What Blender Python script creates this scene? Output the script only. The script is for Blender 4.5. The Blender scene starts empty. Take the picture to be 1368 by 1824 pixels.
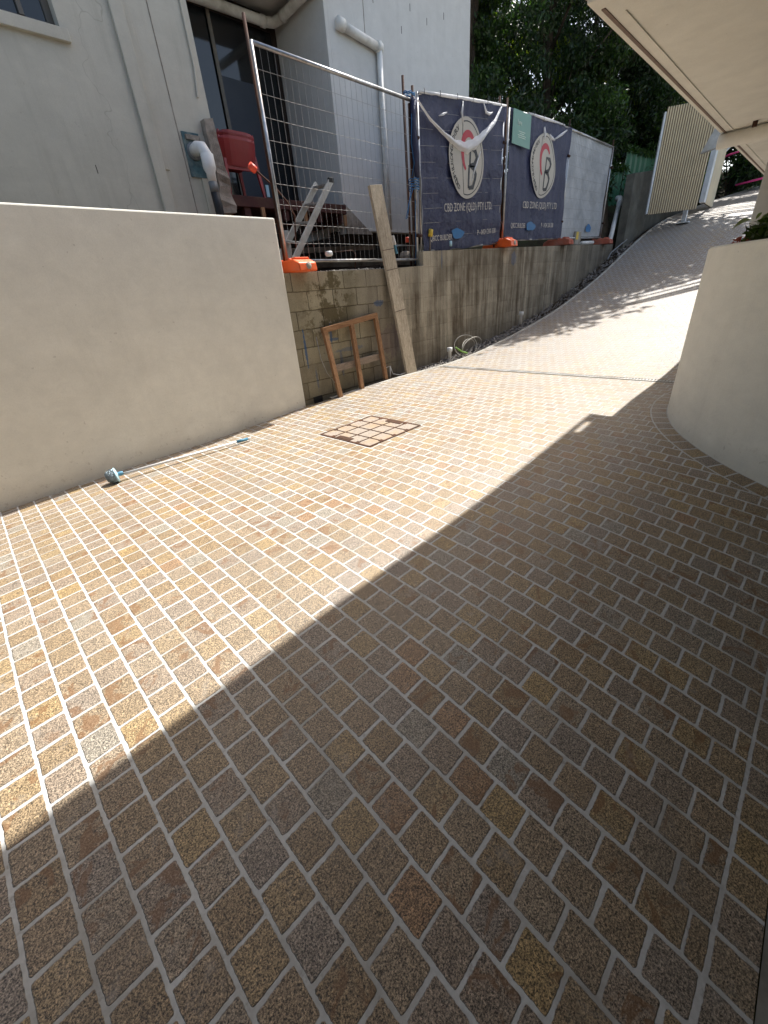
import bpy, bmesh, math, random
import numpy as np
from mathutils import Vector, Matrix
rnd = random.Random(7)
S = bpy.context.scene
COL = S.collection

# ------------------------------------------------------------------ camera
F = 720.0                                   # focal length in photo pixels (photo 1368 x 1824)
_X = np.array([1500-684, 447-912, F]); _X /= np.linalg.norm(_X)
_dy = -((800-684)*_X[0]+F*_X[2])/_X[1]
_U = -np.array([800-684, _dy, F]); _U /= np.linalg.norm(_U)
_Y = np.cross(_U, _X)
H = 1.5
cam = bpy.data.cameras.new('camera'); camo = bpy.data.objects.new('camera', cam); COL.objects.link(camo)
cam.sensor_fit = 'VERTICAL'; cam.sensor_height = 24.0; cam.lens = F/1824*24.0
cam.clip_start = 0.02; cam.clip_end = 900
camo.matrix_world = Matrix(((_X[0], -_X[1], -_X[2], 0), (_Y[0], -_Y[1], -_Y[2], 0), (_U[0], -_U[1], -_U[2], H), (0, 0, 0, 1)))
S.camera = camo

# ------------------------------------------------------------------ world, sun, exposure
SUN = Vector((0.65, 0.062, 1.0)).normalized()
W = bpy.data.worlds.new('World'); S.world = W; W.use_nodes = True
wn = W.node_tree; bg = wn.nodes['Background']
sky = wn.nodes.new('ShaderNodeTexSky'); sky.sky_type = 'NISHITA'; sky.sun_disc = False
sky.sun_elevation = math.asin(SUN.z); sky.sun_rotation = math.atan2(SUN.x, SUN.y)
sky.dust_density = 2.5
tint = wn.nodes.new('ShaderNodeMix'); tint.data_type = 'RGBA'; tint.blend_type = 'MULTIPLY'; tint.inputs[0].default_value = 1.0; tint.inputs[7].default_value = (1.05, 1.0, 0.92, 1)   # the camera's white balance, set for shade
wn.links.new(sky.outputs[0], tint.inputs[6]); wn.links.new(tint.outputs[2], bg.inputs[0]); bg.inputs[1].default_value = 0.15
sl = bpy.data.lights.new('sun', 'SUN'); sl.energy = 4.1; sl.angle = math.radians(0.5); sl.color = (1.0, 0.972, 0.92)
so = bpy.data.objects.new('sun', sl); COL.objects.link(so); so.rotation_euler = SUN.to_track_quat('Z', 'Y').to_euler(); so.location = (0, 0, 30)
S.view_settings.view_transform = 'Standard'; S.view_settings.look = 'None'
S.view_settings.exposure = 0.98; S.view_settings.gamma = 1.0

# ------------------------------------------------------------------ measured points: a photo pixel carried out to a real plane
def ray(px, py):
    r = np.array([px-684, py-912, F]); return np.array([r@_X, r@_Y, r@_U])
def AY(px, py, y):
    w = ray(px, py)*(y/ray(px, py)[1]); return Vector((w[0], y, w[2]+H))
def AX(px, py, x):
    w = ray(px, py)*(x/ray(px, py)[0]); return Vector((x, w[1], w[2]+H))

# ------------------------------------------------------------------ materials
class G:
    def __init__(s, name):
        s.m = bpy.data.materials.new(name); s.m.use_nodes = True; s.t = s.m.node_tree; s.n = s.t.nodes; s.l = s.t.links
        s.b = s.n['Principled BSDF']; s._o = None
    def node(s, t, **k):
        n = s.n.new(t)
        for a, v in k.items(): setattr(n, a, v)
        return n
    def put(s, sock, v):
        if isinstance(v, bpy.types.NodeSocket): s.l.new(v, sock)
        elif v is not None: sock.default_value = v
    def pos(s):
        if s._o is None: s._o = s.node('ShaderNodeNewGeometry').outputs['Position']
        return s._o
    def obj(s): return s.node('ShaderNodeTexCoord').outputs['Object']
    def m_(s, op, a, b=None, c=None, clamp=False):
        n = s.node('ShaderNodeMath', operation=op, use_clamp=clamp); s.put(n.inputs[0], a)
        if b is not None: s.put(n.inputs[1], b)
        if c is not None: s.put(n.inputs[2], c)
        return n.outputs[0]
    def sep(s, v): n = s.node('ShaderNodeSeparateXYZ'); s.put(n.inputs[0], v); return n.outputs
    def comb(s, x=0, y=0, z=0):
        n = s.node('ShaderNodeCombineXYZ'); s.put(n.inputs[0], x); s.put(n.inputs[1], y); s.put(n.inputs[2], z); return n.outputs[0]
    def scale(s, v, sc):
        n = s.node('ShaderNodeVectorMath', operation='MULTIPLY'); s.put(n.inputs[0], v); n.inputs[1].default_value = sc; return n.outputs[0]
    def add(s, a, b):
        n = s.node('ShaderNodeVectorMath', operation='ADD'); s.put(n.inputs[0], a); s.put(n.inputs[1], b); return n.outputs[0]
    def noise(s, v, sc, det=4, rough=0.55, out='Fac', dist=0.0):
        n = s.node('ShaderNodeTexNoise'); s.put(n.inputs['Vector'], v); n.inputs['Scale'].default_value = sc
        n.inputs['Detail'].default_value = det; n.inputs['Roughness'].default_value = rough; n.inputs['Distortion'].default_value = dist
        return n.outputs[out]
    def wn(s, v, out='Value'):
        n = s.node('ShaderNodeTexWhiteNoise'); s.put(n.inputs['Vector'], v); return n.outputs[out]
    def ramp(s, f, pts, interp='LINEAR'):
        n = s.node('ShaderNodeValToRGB'); n.color_ramp.interpolation = interp; e = n.color_ramp.elements
        while len(e) < len(pts): e.new(0.5)
        for q, (p, c) in zip(e, pts):
            q.position = p; q.color = (c, c, c, 1) if isinstance(c, (int, float)) else (*c, 1)
        s.put(n.inputs[0], f); return n.outputs[0]
    def mix(s, f, a, b, mode='MIX'):
        n = s.node('ShaderNodeMix', data_type='RGBA', blend_type=mode)
        s.put(n.inputs[0], f)
        for i, v in ((6, a), (7, b)):
            if isinstance(v, tuple) and len(v) == 3: v = (*v, 1)
            s.put(n.inputs[i], v)
        return n.outputs[2]
    def sm(s, v, a, b):
        n = s.node('ShaderNodeMapRange', interpolation_type='SMOOTHSTEP'); s.put(n.inputs[0], v)
        s.put(n.inputs[1], a); s.put(n.inputs[2], b); return n.outputs[0]
    def bump(s, h, dist=0.01, st=1.0):
        n = s.node('ShaderNodeBump'); s.put(n.inputs['Height'], h); n.inputs['Distance'].default_value = dist; n.inputs['Strength'].default_value = st
        s.l.new(n.outputs[0], s.b.inputs['Normal'])
    def fin(s, col=None, rough=None, metal=None, spec=None, **k):
        if isinstance(col, tuple): col = (*col, 1)
        s.put(s.b.inputs['Base Color'], col)
        if rough is not None: s.put(s.b.inputs['Roughness'], rough)
        if metal is not None: s.put(s.b.inputs['Metallic'], metal)
        if spec is not None: s.put(s.b.inputs['Specular IOR Level'], spec)
        for a, v in k.items(): s.put(s.b.inputs[a], v)
        return s.m

def plain(name, col, rough=0.6, metal=0.0, var=0.15, sc=12, bump=0.0, spec=0.4, dirt=None, dsc=3.0):
    g = G(name); v = g.obj()
    n = g.noise(v, sc, 5); f = g.ramp(n, [(0.3, 1-var), (0.7, 1+var*0.6)])
    c = g.mix(1.0, col, f, 'MULTIPLY')
    if dirt:
        d = g.ramp(g.noise(v, dsc, 6, 0.65), [(0.45, 0.0), (0.68, 1.0)]); c = g.mix(g.m_('MULTIPLY', d, 0.8), c, dirt)
    if bump: g.bump(g.noise(v, sc*6, 4), bump)
    return g.fin(c, g.ramp(n, [(0.3, max(0.0, rough-0.08)), (0.7, min(1, rough+0.08))]), metal, spec)

def render_mat(name, col, streak=0.25, stain=(0.2, 0.18, 0.14), cracks=False, grain=0.0008, top=2.3):
    """cement render: mottled, faint trowel marks, run-down streaks"""
    g = G(name); v = g.pos()
    big = g.noise(v, 0.9, 6, 0.6); mid = g.noise(v, 6, 6, 0.6); fine = g.noise(v, 120, 3)
    c = g.mix(g.ramp(big, [(0.3, 0.0), (0.75, 1.0)]), tuple(x*0.93 for x in col), tuple(min(1, x*1.04) for x in col))
    c = g.mix(1.0, c, g.ramp(mid, [(0.3, 0.95), (0.7, 1.03)]), 'MULTIPLY')
    c = g.mix(1.0, c, g.ramp(fine, [(0.3, 0.97), (0.7, 1.02)]), 'MULTIPLY')
    if streak:
        sv = g.scale(v, (4.0, 4.0, 0.35)); st = g.ramp(g.noise(sv, 1.6, 8, 0.7), [(0.5, 0.0), (0.72, 1.0)])
        c = g.mix(g.m_('MULTIPLY', st, streak), c, stain)
    pits = g.ramp(g.noise(v, 22, 2), [(0.735, 0.0), (0.755, 1.0)])
    tr = g.noise(g.scale(v, (1, 1, 2.2)), 3.5, 7, 0.75, dist=0.5); c = g.mix(1.0, c, g.ramp(tr, [(0.3, 0.955), (0.7, 1.03)]), 'MULTIPLY')
    c = g.mix(g.m_('MULTIPLY', pits, 0.25 if streak > 0.1 else 0.3), c, stain)
    if name == 'cream_render':
        z_ = g.sep(v)[2]; sp = g.m_('MULTIPLY', g.sm(z_, 0.62, 0.16), g.ramp(g.noise(v, 19, 6, 0.75), [(0.58, 0.0), (0.66, 1.0)]))
        c = g.mix(g.m_('MULTIPLY', sp, 0.5), c, (0.38, 0.33, 0.26)); lowd = g.m_('MULTIPLY', g.sm(g.m_('ADD', z_, g.m_('MULTIPLY', g.noise(v, 4, 4), 0.2)), 0.52, 0.30), 0.22); c = g.mix(lowd, c, (0.5, 0.45, 0.37))
        run = g.ramp(g.noise(g.scale(v, (3, 3, 0.25)), 2.2, 6, 0.65), [(0.56, 0.0), (0.70, 1.0)]); c = g.mix(g.m_('MULTIPLY', run, 0.07), c, (0.45, 0.42, 0.36))
    if cracks:
        w = g.node('ShaderNodeTexVoronoi', feature='DISTANCE_TO_EDGE'); g.put(w.inputs['Vector'], g.add(g.scale(v, (0.6, 0.6, 0.35)), g.scale(g.noise(v, 2.0, 3, out='Color'), (0.5, 0.5, 0.5))))
        w.inputs['Scale'].default_value = 1.0
        cr = g.sm(w.outputs['Distance'], 0.004, 0.0); c = g.mix(g.m_('MULTIPLY', cr, 0.45), c, stain)
    g.bump(g.m_('ADD', g.m_('ADD', g.m_('MULTIPLY', fine, 0.4), mid), tr), grain*4, 0.7)
    return g.fin(c, 0.88, 0, 0.25)

A0, B0, PHI = 0.1159, 0.1166, -0.014
CYL = (4.726, -0.703, 1.479)
def paver_mat():
    g = G('granite_setts'); P = g.pos()
    big = g.noise(P, 9, 2, out='Color'); small = g.noise(P, 70, 2, out='Color')
    off1 = g.scale(g.add(big, (-0.5, -0.5, -0.5)), (0.006, 0.006, 0)); off2 = g.scale(g.add(small, (-0.5, -0.5, -0.5)), (0.0062, 0.0062, 0))
    Q = g.add(g.add(P, off1), off2); x, y, z = g.sep(Q)
    c, s = math.cos(PHI), math.sin(PHI)
    v = g.m_('ADD', g.m_('MULTIPLY', x, c), g.m_('MULTIPLY', y, s))
    u = g.m_('SUBTRACT', g.m_('MULTIPLY', x, s), g.m_('MULTIPLY', y, c))
    row = g.m_('ADD', g.m_('DIVIDE', v, A0), 3.8956); ri = g.m_('FLOOR', row); rf = g.m_('FRACT', row)
    odd = g.m_('MODULO', g.m_('ADD', ri, 100.0), 2.0)
    # edge course on the garage side: u > 0.252
    edge = g.m_('GREATER_THAN', u, 0.252)
    ro = g.m_('ADD', g.m_('ADD', g.m_('MULTIPLY', odd, 0.5), g.m_('MINIMUM', g.m_('MULTIPLY', ri, 0.03), 0.34)), g.m_('MULTIPLY', g.wn(g.comb(ri, 7.7, 1.0)), 0.10))
    sa = g.m_('SUBTRACT', g.m_('DIVIDE', u, B0), g.m_('ADD', ro, 0.33))
    sb = g.m_('ADD', g.m_('DIVIDE', g.m_('SUBTRACT', u, 0.252), B0), 300.0)
    sN = g.node('ShaderNodeMix', data_type='FLOAT'); g.put(sN.inputs[0], edge); g.put(sN.inputs[2], sa); g.put(sN.inputs[3], sb); s_ = sN.outputs[0]
    # ring course round the curved planter wall
    dx = g.m_('SUBTRACT', x, CYL[0]); dy = g.m_('SUBTRACT', y, CYL[1]); R = g.m_('SQRT', g.m_('ADD', g.m_('MULTIPLY', dx, dx), g.m_('MULTIPLY', dy, dy)))
    ring = g.m_('LESS_THAN', R, CYL[2]+0.125)
    ang = g.m_('ADD', g.m_('MULTIPLY', g.m_('ARCTAN2', dy, dx), 12.0), 600.0); rr = g.m_('ADD', g.m_('DIVIDE', g.m_('SUBTRACT', CYL[2]+0.125, R), 0.125), 700.0)
    def sel(a, b):
        n = g.node('ShaderNodeMix', data_type='FLOAT'); g.put(n.inputs[0], ring); g.put(n.inputs[2], a); g.put(n.inputs[3], b); return n.outputs[0]
    row = sel(row, ang); s_ = sel(s_, rr)
    ri = g.m_('FLOOR', row); rf = g.m_('FRACT', row); si = g.m_('FLOOR', s_); sf = g.m_('FRACT', s_)
    cell = g.comb(ri, si, 0.0); r1 = g.wn(cell); rc = g.wn(cell, 'Color'); r2, r3, r4 = g.sep(rc)
    # joint widths vary from stone to stone
    gx = g.m_('ADD', 0.0054, g.m_('MULTIPLY', r2, 0.0018)); gy = g.m_('ADD', 0.0042, g.m_('MULTIPLY', r3, 0.0036))
    rad = 0.0055
    hx = g.m_('SUBTRACT', g.m_('SUBTRACT', A0/2, gx), rad); hy = g.m_('SUBTRACT', g.m_('SUBTRACT', B0/2, gy), rad)
    qx = g.m_('MAXIMUM', g.m_('SUBTRACT', g.m_('MULTIPLY', g.m_('ABSOLUTE', g.m_('SUBTRACT', rf, 0.5)), A0), hx), 0.0)
    qy = g.m_('MAXIMUM', g.m_('SUBTRACT', g.m_('MULTIPLY', g.m_('ABSOLUTE', g.m_('SUBTRACT', sf, 0.5)), B0), hy), 0.0)
    d = g.m_('SUBTRACT', g.m_('SQRT', g.m_('ADD', g.m_('MULTIPLY', qx, qx), g.m_('MULTIPLY', qy, qy))), rad)
    d = g.m_('MAXIMUM', d, g.m_('SUBTRACT', 0.006, g.m_('ABSOLUTE', g.m_('SUBTRACT', u, 0.252))))if False else d
    stone = g.sm(d, 0.0012, -0.0008)
    # cut stones against the edge course and the ring
    ln = g.sm(g.m_('ABSOLUTE', g.m_('SUBTRACT', u, 0.252)), 0.0050, 0.0068); ln2 = g.sm(g.m_('ABSOLUTE', g.m_('SUBTRACT', R, CYL[2]+0.125)), 0.0045, 0.0062)
    ln = g.m_('MAXIMUM', ln, ring)
    stone = g.m_('MULTIPLY', stone, g.m_('MULTIPLY', ln, ln2))
    col = g.ramp(r1, [(0.0, (0.275, 0.197, 0.112)), (0.16, (0.320, 0.230, 0.125)), (0.30, (0.290, 0.213, 0.132)), (0.46, (0.300, 0.228, 0.150)), (0.60, (0.282, 0.220, 0.162)),
                      (0.72, (0.272, 0.222, 0.175)), (0.80, (0.345, 0.243, 0.115)), (0.88, (0.305, 0.240, 0.168)), (0.94, (0.290, 0.258, 0.208)), (0.975, (0.305, 0.190, 0.105))], 'CONSTANT')
    # large drift between honey and grey batches
    drift = g.noise(P, 0.8, 3); col = g.mix(g.ramp(drift, [(0.42, 0.0), (0.62, 0.45)]), col, (0.295, 0.240, 0.175))
    # mineral grain: pale and dark flecks a few millimetres across
    gr = g.noise(P, 215, 2, 0.85); gr2 = g.noise(P, 90, 3, 0.75)
    col = g.mix(1.0, col, g.ramp(gr, [(0.38, 0.12), (0.45, 0.66), (0.52, 1.02), (0.60, 1.65), (0.68, 2.1)]), 'MULTIPLY')
    col = g.mix(1.0, col, g.ramp(gr2, [(0.35, 0.74), (0.5, 1.0), (0.65, 1.28)]), 'MULTIPLY')
    # rust-coloured veins in some stones
    ir = g.m_('MULTIPLY', g.ramp(g.noise(g.add(P, g.scale(rc, (5, 5, 5))), 11, 4, 0.6, dist=1.2), [(0.54, 0.0), (0.60, 1.0)]), g.sm(r4, 0.62, 0.72))
    col = g.mix(g.m_('MULTIPLY', ir, 0.65), col, (0.20, 0.095, 0.035))
    pale = g.m_('MULTIPLY', g.ramp(g.noise(g.add(P, g.scale(rc, (9, 9, 9))), 14, 4, 0.6), [(0.56, 0.0), (0.72, 1.0)]), g.sm(r3, 0.5, 0.85))
    col = g.mix(g.m_('MULTIPLY', pale, 0.42), col, (0.40, 0.365, 0.32))
    dk = g.m_('MULTIPLY', g.ramp(g.noise(P, 17, 5, 0.7), [(0.745, 0.0), (0.765, 1.0)]), 0.8); col = g.mix(dk, col, (0.05, 0.04, 0.035))
    # darker rim along the edge of each stone
    rim = g.sm(d, -0.007, -0.0005); col = g.mix(g.m_('MULTIPLY', rim, 0.10), col, (0.14, 0.10, 0.07))
    jn = g.mix(g.ramp(g.noise(P, 60, 5, 0.7), [(0.3, 0.0), (0.7, 1.0)]), (0.52, 0.515, 0.49), (0.66, 0.655, 0.63))
    jn = g.mix(g.ramp(g.noise(P, 3.1, 5, 0.65), [(0.46, 0.0), (0.66, 0.6)]), jn, (0.33, 0.30, 0.25)); jn = g.mix(g.ramp(g.noise(P, 21, 4, 0.7), [(0.60, 0.0), (0.70, 0.5)]), jn, (0.22, 0.19, 0.15))
    col = g.mix(stone, jn, col)
    # sun glare painted into the colour as a pale wash further up the drive
    glare_wash = g.sm(g.sep(P)[0], 2.0, 8.0); wn_ = g.noise(P, 1.3, 5, 0.6)
    col = g.mix(g.m_('MULTIPLY', stone, g.m_('MULTIPLY', g.m_('MULTIPLY', glare_wash, g.ramp(wn_, [(0.35, 0.35), (0.65, 1.0)])), 0.62)), col, (0.225, 0.215, 0.205))
    col = g.mix(g.m_('MULTIPLY', glare_wash, g.m_('SUBTRACT', 1.0, stone)), col, (0.46, 0.455, 0.445))
    dirt = g.ramp(g.noise(P, 1.7, 7, 0.7), [(0.50, 0.0), (0.72, 1.0)]); col = g.mix(g.m_('MULTIPLY', dirt, 0.30), col, (0.17, 0.135, 0.10))
    smear = g.ramp(g.noise(P, 6.5, 6, 0.7, dist=0.8), [(0.60, 0.0), (0.74, 1.0)]); col = g.mix(g.m_('MULTIPLY', smear, 0.22), col, (0.50, 0.48, 0.44))
    h = g.m_('ADD', g.m_('MULTIPLY', stone, 1.0), g.m_('MULTIPLY', g.m_('MULTIPLY', g.m_('ADD', gr, gr2), stone), 0.35))
    h = g.m_('ADD', h, g.m_('MULTIPLY', g.m_('MULTIPLY', r2, stone), 0.5))
    h = g.m_('ADD', h, g.m_('MULTIPLY', g.noise(P, 26, 4), 0.5)); g.bump(h, 0.0055, 0.8)
    return g.fin(col, g.mix(stone, (0.85,)*3, g.ramp(gr, [(0.3, 0.40), (0.7, 0.62)])), 0, 0.65)

def block_mat():
    """grey block wall: 390 x 190 blocks, lime streaks, moss and a little blue marker paint"""
    g = G('stained_blockwork'); P = g.pos(); x, y, z = g.sep(P)
    wob = g.m_('MULTIPLY', g.m_('SUBTRACT', g.noise(P, 12, 3), 0.5), 0.02)
    cz = g.m_('DIVIDE', g.m_('ADD', g.m_('SUBTRACT', z, 1.565), wob), 0.2055); ci = g.m_('FLOOR', cz); cf = g.m_('FRACT', cz)
    odd = g.m_('MODULO', g.m_('ADD', ci, 50.0), 2.0)
    cx = g.m_('ADD', g.m_('DIVIDE', g.m_('ADD', g.m_('SUBTRACT', x, 3.53), wob), 0.40), g.m_('MULTIPLY', odd, 0.5)); xf = g.m_('FRACT', cx); xi = g.m_('FLOOR', cx)
    jz = g.sm(g.m_('ABSOLUTE', g.m_('SUBTRACT', cf, 0.0)), 0.075, 0.02); jx = g.sm(xf, 0.035, 0.012)
    jt = g.m_('MAXIMUM', jz, jx)
    vis = g.m_('MULTIPLY', g.sm(x, 5.2, 4.2), g.ramp(g.noise(P, 3, 4), [(0.3, 0.3), (0.5, 1.0)])); vis = g.m_('MAXIMUM', vis, 0.22)
    rb = g.wn(g.comb(xi, ci, 3.0))
    base = g.mix(g.ramp(g.noise(P, 2.2, 6, 0.65), [(0.3, 0.0), (0.7, 1.0)]), (0.25, 0.22, 0.165), (0.38, 0.34, 0.26))
    base = g.mix(1.0, base, g.ramp(rb, [(0.0, 0.82), (1.0, 1.12)]), 'MULTIPLY')
    left = g.mix(1.0, base, (1.06, 1.08, 1.0), 'MULTIPLY'); base = g.mix(g.sm(x, 4.6, 3.9), base, left)
    st = g.m_('ADD', g.m_('MULTIPLY', g.noise(g.scale(P, (1, 1, 0.07)), 5.5, 8, 0.7), 0.75), g.m_('MULTIPLY', g.noise(P, 2.4, 5, 0.6), 0.25))
    dark = g.ramp(st, [(0.43, 1.0), (0.53, 0.0)]); pale = g.ramp(st, [(0.53, 0.0), (0.60, 1.0)])
    zone = g.m_('MULTIPLY', g.sm(x, 4.0, 5.4), g.ramp(g.noise(P, 1.5, 4), [(0.35, 0.45), (0.6, 1.0)]))
    zone = g.m_('MAXIMUM', zone, 0.22)
    base = g.mix(g.m_('MULTIPLY', dark, g.m_('MULTIPLY', zone, 0.85)), base, (0.085, 0.062, 0.038))
    base = g.mix(g.m_('MULTIPLY', pale, g.m_('MULTIPLY', zone, 0.75)), base, (0.50, 0.445, 0.34))
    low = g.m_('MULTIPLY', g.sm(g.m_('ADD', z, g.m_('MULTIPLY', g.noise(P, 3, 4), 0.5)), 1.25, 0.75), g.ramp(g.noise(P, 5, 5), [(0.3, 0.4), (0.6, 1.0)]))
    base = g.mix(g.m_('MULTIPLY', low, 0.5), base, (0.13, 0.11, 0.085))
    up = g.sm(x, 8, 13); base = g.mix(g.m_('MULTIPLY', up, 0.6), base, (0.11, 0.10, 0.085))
    ed = g.m_('SUBTRACT', g.m_('ABSOLUTE', g.m_('SUBTRACT', x, g.m_('ADD', 3.72, g.m_('MULTIPLY', g.m_('SUBTRACT', 1.6, z), -0.25)))), 0.0)
    moss = g.m_('MULTIPLY', g.ramp(g.noise(P, 4.2, 6, 0.7), [(0.46, 0.0), (0.52, 1.0)]), g.m_('MULTIPLY', g.sm(ed, 0.60, 0.15), g.sm(z, 0.9, 1.2)))
    base = g.mix(g.m_('MULTIPLY', moss, 0.8), base, (0.085, 0.065, 0.025))
    base = g.mix(g.m_('MULTIPLY', g.m_('MULTIPLY', jt, vis), 0.75), base, (0.07, 0.06, 0.045))
    # blue marker paint
    def spray(cx_, cz_, wx, wz, amt):
        dd = g.m_('SQRT', g.m_('ADD', g.m_('POWER', g.m_('DIVIDE', g.m_('SUBTRACT', x, cx_), wx), 2.0), g.m_('POWER', g.m_('DIVIDE', g.m_('SUBTRACT', z, cz_), wz), 2.0)))
        dd = g.m_('ADD', dd, g.m_('MULTIPLY', g.m_('SUBTRACT', g.noise(P, 22, 4), 0.5), 1.4)); return g.m_('MULTIPLY', g.sm(dd, 1.0, 0.7), amt)
    for a in ((3.19, 0.92, 0.018, 0.26, 0.8), (3.30, 0.55, 0.02, 0.14, 0.4), (3.62, 1.06, 0.02, 0.14, 0.7), (3.66, 1.0, 0.12, 0.02, 0.6), (3.95, 0.85, 0.30, 0.03, 0.35),
              (4.95, 1.42, 0.05, 0.05, 0.7), (4.55, 1.36, 0.10, 0.05, 0.6), (6.02, 1.86, 0.015, 0.16, 0.5), (8.3, 1.85, 0.12, 0.14, 0.35), (3.75, 0.7, 0.03, 0.2, 0.35)):
        base = g.mix(spray(*a), base, (0.03, 0.10, 0.24))
    base = g.mix(spray(4.75, 0.85, 0.3, 0.25, 0.3), base, (0.10, 0.05, 0.10))
    base = g.mix(1.0, base, g.ramp(g.noise(P, 130, 3, 0.7), [(0.3, 0.72), (0.7, 1.2)]), 'MULTIPLY'); base = g.mix(g.ramp(g.noise(P, 33, 4, 0.7), [(0.64, 0.0), (0.70, 0.6)]), base, (0.07, 0.055, 0.035))
    g.bump(g.m_('SUBTRACT', g.m_('ADD', g.m_('MULTIPLY', g.noise(P, 60, 5), 0.4), g.noise(P, 8, 4)), g.m_('MULTIPLY', g.m_('MULTIPLY', jt, vis), 1.2)), 0.010, 0.8)
    return g.fin(base, 0.9, 0, 0.2)

def wood_mat(name, c1, c2, axis='Z', sc=1.0, nail=False):
    g = G(name); v = g.obj()
    st = {'X': (0.6, 9, 9), 'Y': (9, 0.6, 9), 'Z': (9, 9, 0.6)}[axis]
    n = g.noise(g.scale(v, tuple(q*sc for q in st)), 5, 8, 0.7, dist=0.6); n2 = g.noise(g.scale(v, tuple(q*sc for q in st)), 24, 4, 0.7)
    c = g.mix(g.ramp(n, [(0.3, 0.0), (0.7, 1.0)]), c1, c2)
    c = g.mix(1.0, c, g.ramp(n2, [(0.35, 0.62), (0.55, 1.08)]), 'MULTIPLY')
    c = g.mix(g.ramp(g.noise(v, 5, 4), [(0.6, 0.0), (0.8, 0.5)]), c, tuple(q*0.4 for q in c1))
    g.bump(n2, 0.003, 0.8); return g.fin(c, 0.85, 0, 0.25)

def leaf_mat(name, c1, c2, tr=0.35, rough=0.42):
    g = G(name); geo = g.node('ShaderNodeNewGeometry'); r = geo.outputs['Random Per Island']
    c = g.mix(g.ramp(r, [(0.0, 0.0), (1.0, 1.0)]), c1, c2)
    c = g.mix(1.0, c, g.ramp(g.noise(g.pos(), 0.9, 3), [(0.3, 0.6), (0.7, 1.35)]), 'MULTIPLY')
    g.fin(c, rough, 0, 0.5)
    t = g.node('ShaderNodeBsdfTranslucent'); g.put(t.inputs[0], g.mix(1.0, c, (1.9, 2.3, 0.7), 'MULTIPLY'))
    mx = g.node('ShaderNodeMixShader'); mx.inputs[0].default_value = tr
    g.l.new(g.b.outputs[0], mx.inputs[1]); g.l.new(t.outputs[0], mx.inputs[2]); g.l.new(mx.outputs[0], g.n['Material Output'].inputs[0])
    return g.m

def banner_mat(name, col, alpha=1.0, tr=0.25):
    g = G(name); v = g.pos()
    sv = g.scale(v, (1, 1, 0.22)); w = g.noise(sv, 7, 6, 0.6); w2 = g.noise(v, 3.5, 5, 0.6)
    c = g.mix(g.ramp(w, [(0.45, 0.0), (0.75, 0.6)]), col, tuple(min(1, q*1.4+0.05) for q in col))
    c = g.mix(g.ramp(w2, [(0.45, 0.0), (0.8, 0.35)]), c, tuple(q*0.8+0.03 for q in col))
    g.bump(g.m_('ADD', w, g.noise(v, 18, 5, 0.6)), 0.03, 0.9)
    g.fin(c, 0.42, 0, 0.45)
    t = g.node('ShaderNodeBsdfTranslucent'); g.put(t.inputs[0], c); mx = g.node('ShaderNodeMixShader'); mx.inputs[0].default_value = tr
    g.l.new(g.b.outputs[0], mx.inputs[1]); g.l.new(t.outputs[0], mx.inputs[2]); g.l.new(mx.outputs[0], g.n['Material Output'].inputs[0])
    return g.m

def mesh_cloth_mat():
    g = G('grey_shade_cloth'); v = g.pos()
    c = g.mix(g.ramp(g.noise(v, 2.5, 6, 0.6), [(0.35, 0.0), (0.7, 1.0)]), (0.42, 0.44, 0.46), (0.66, 0.68, 0.70))
    g.bump(g.noise(v, 9, 5), 0.01, 0.6); g.fin(c, 0.7, 0, 0.3)
    t = g.node('ShaderNodeBsdfTranslucent'); g.put(t.inputs[0], c); mx = g.node('ShaderNodeMixShader'); mx.inputs[0].default_value = 0.4
    g.l.new(g.b.outputs[0], mx.inputs[1]); g.l.new(t.outputs[0], mx.inputs[2]); g.l.new(mx.outputs[0], g.n['Material Output'].inputs[0])
    return g.m

def glass_mat():
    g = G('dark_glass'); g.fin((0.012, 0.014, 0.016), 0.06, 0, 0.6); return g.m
def screen_mat():
    g = G('fly_screen'); x, y, z = g.sep(g.pos()); w = g.m_('SINE', g.m_('MULTIPLY', x, 420.0))
    return g.fin(g.mix(g.ramp(w, [(0.3, 0.0), (0.8, 1.0)]), (0.035, 0.042, 0.055), (0.085, 0.10, 0.125)), 0.55, 0, 0.3)

M = {}
M['pavers'] = paver_mat(); M['block'] = block_mat()
M['cream'] = render_mat('cream_render', (0.85, 0.83, 0.74), 0.0, (0.35, 0.32, 0.27))
M['facade'] = render_mat('aged_render', (0.53, 0.505, 0.43), 0.28, (0.27, 0.25, 0.20), True)
M['facade_grey'] = render_mat('grey_render', (0.60, 0.595, 0.57), 0.16, (0.33, 0.32, 0.30), False)
M['soffit'] = render_mat('stained_soffit', (0.88, 0.86, 0.78), 0.0, (0.5, 0.42, 0.32))
M['concrete'] = plain('old_concrete', (0.34, 0.32, 0.28), 0.9, 0, 0.25, 9, 0.004, 0.2, (0.14, 0.12, 0.09))
M['kerb'] = plain('kerb_concrete', (0.45, 0.43, 0.38), 0.9, 0, 0.2, 14, 0.003, 0.2, (0.25, 0.22, 0.18))
M['broken'] = plain('broken_concrete', (0.27, 0.235, 0.20), 0.95, 0, 0.4, 14, 0.012, 0.15, (0.42, 0.38, 0.33))
M['galv'] = plain('galvanised_steel', (0.50, 0.51, 0.52), 0.42, 0.85, 0.25, 20, 0.0, 0.5, (0.24, 0.20, 0.16))
M['wire'] = plain('fence_wire', (0.36, 0.36, 0.35), 0.75, 0.0, 0.2, 20)
M['rust'] = plain('rusty_steel', (0.060, 0.032, 0.024), 0.85, 0.2, 0.5, 30, 0.003, 0.3, (0.13, 0.055, 0.03))
M['alu'] = plain('aluminium', (0.46, 0.46, 0.45), 0.5, 0.7, 0.2, 9, 0.0, 0.5, (0.30, 0.29, 0.26))
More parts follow.
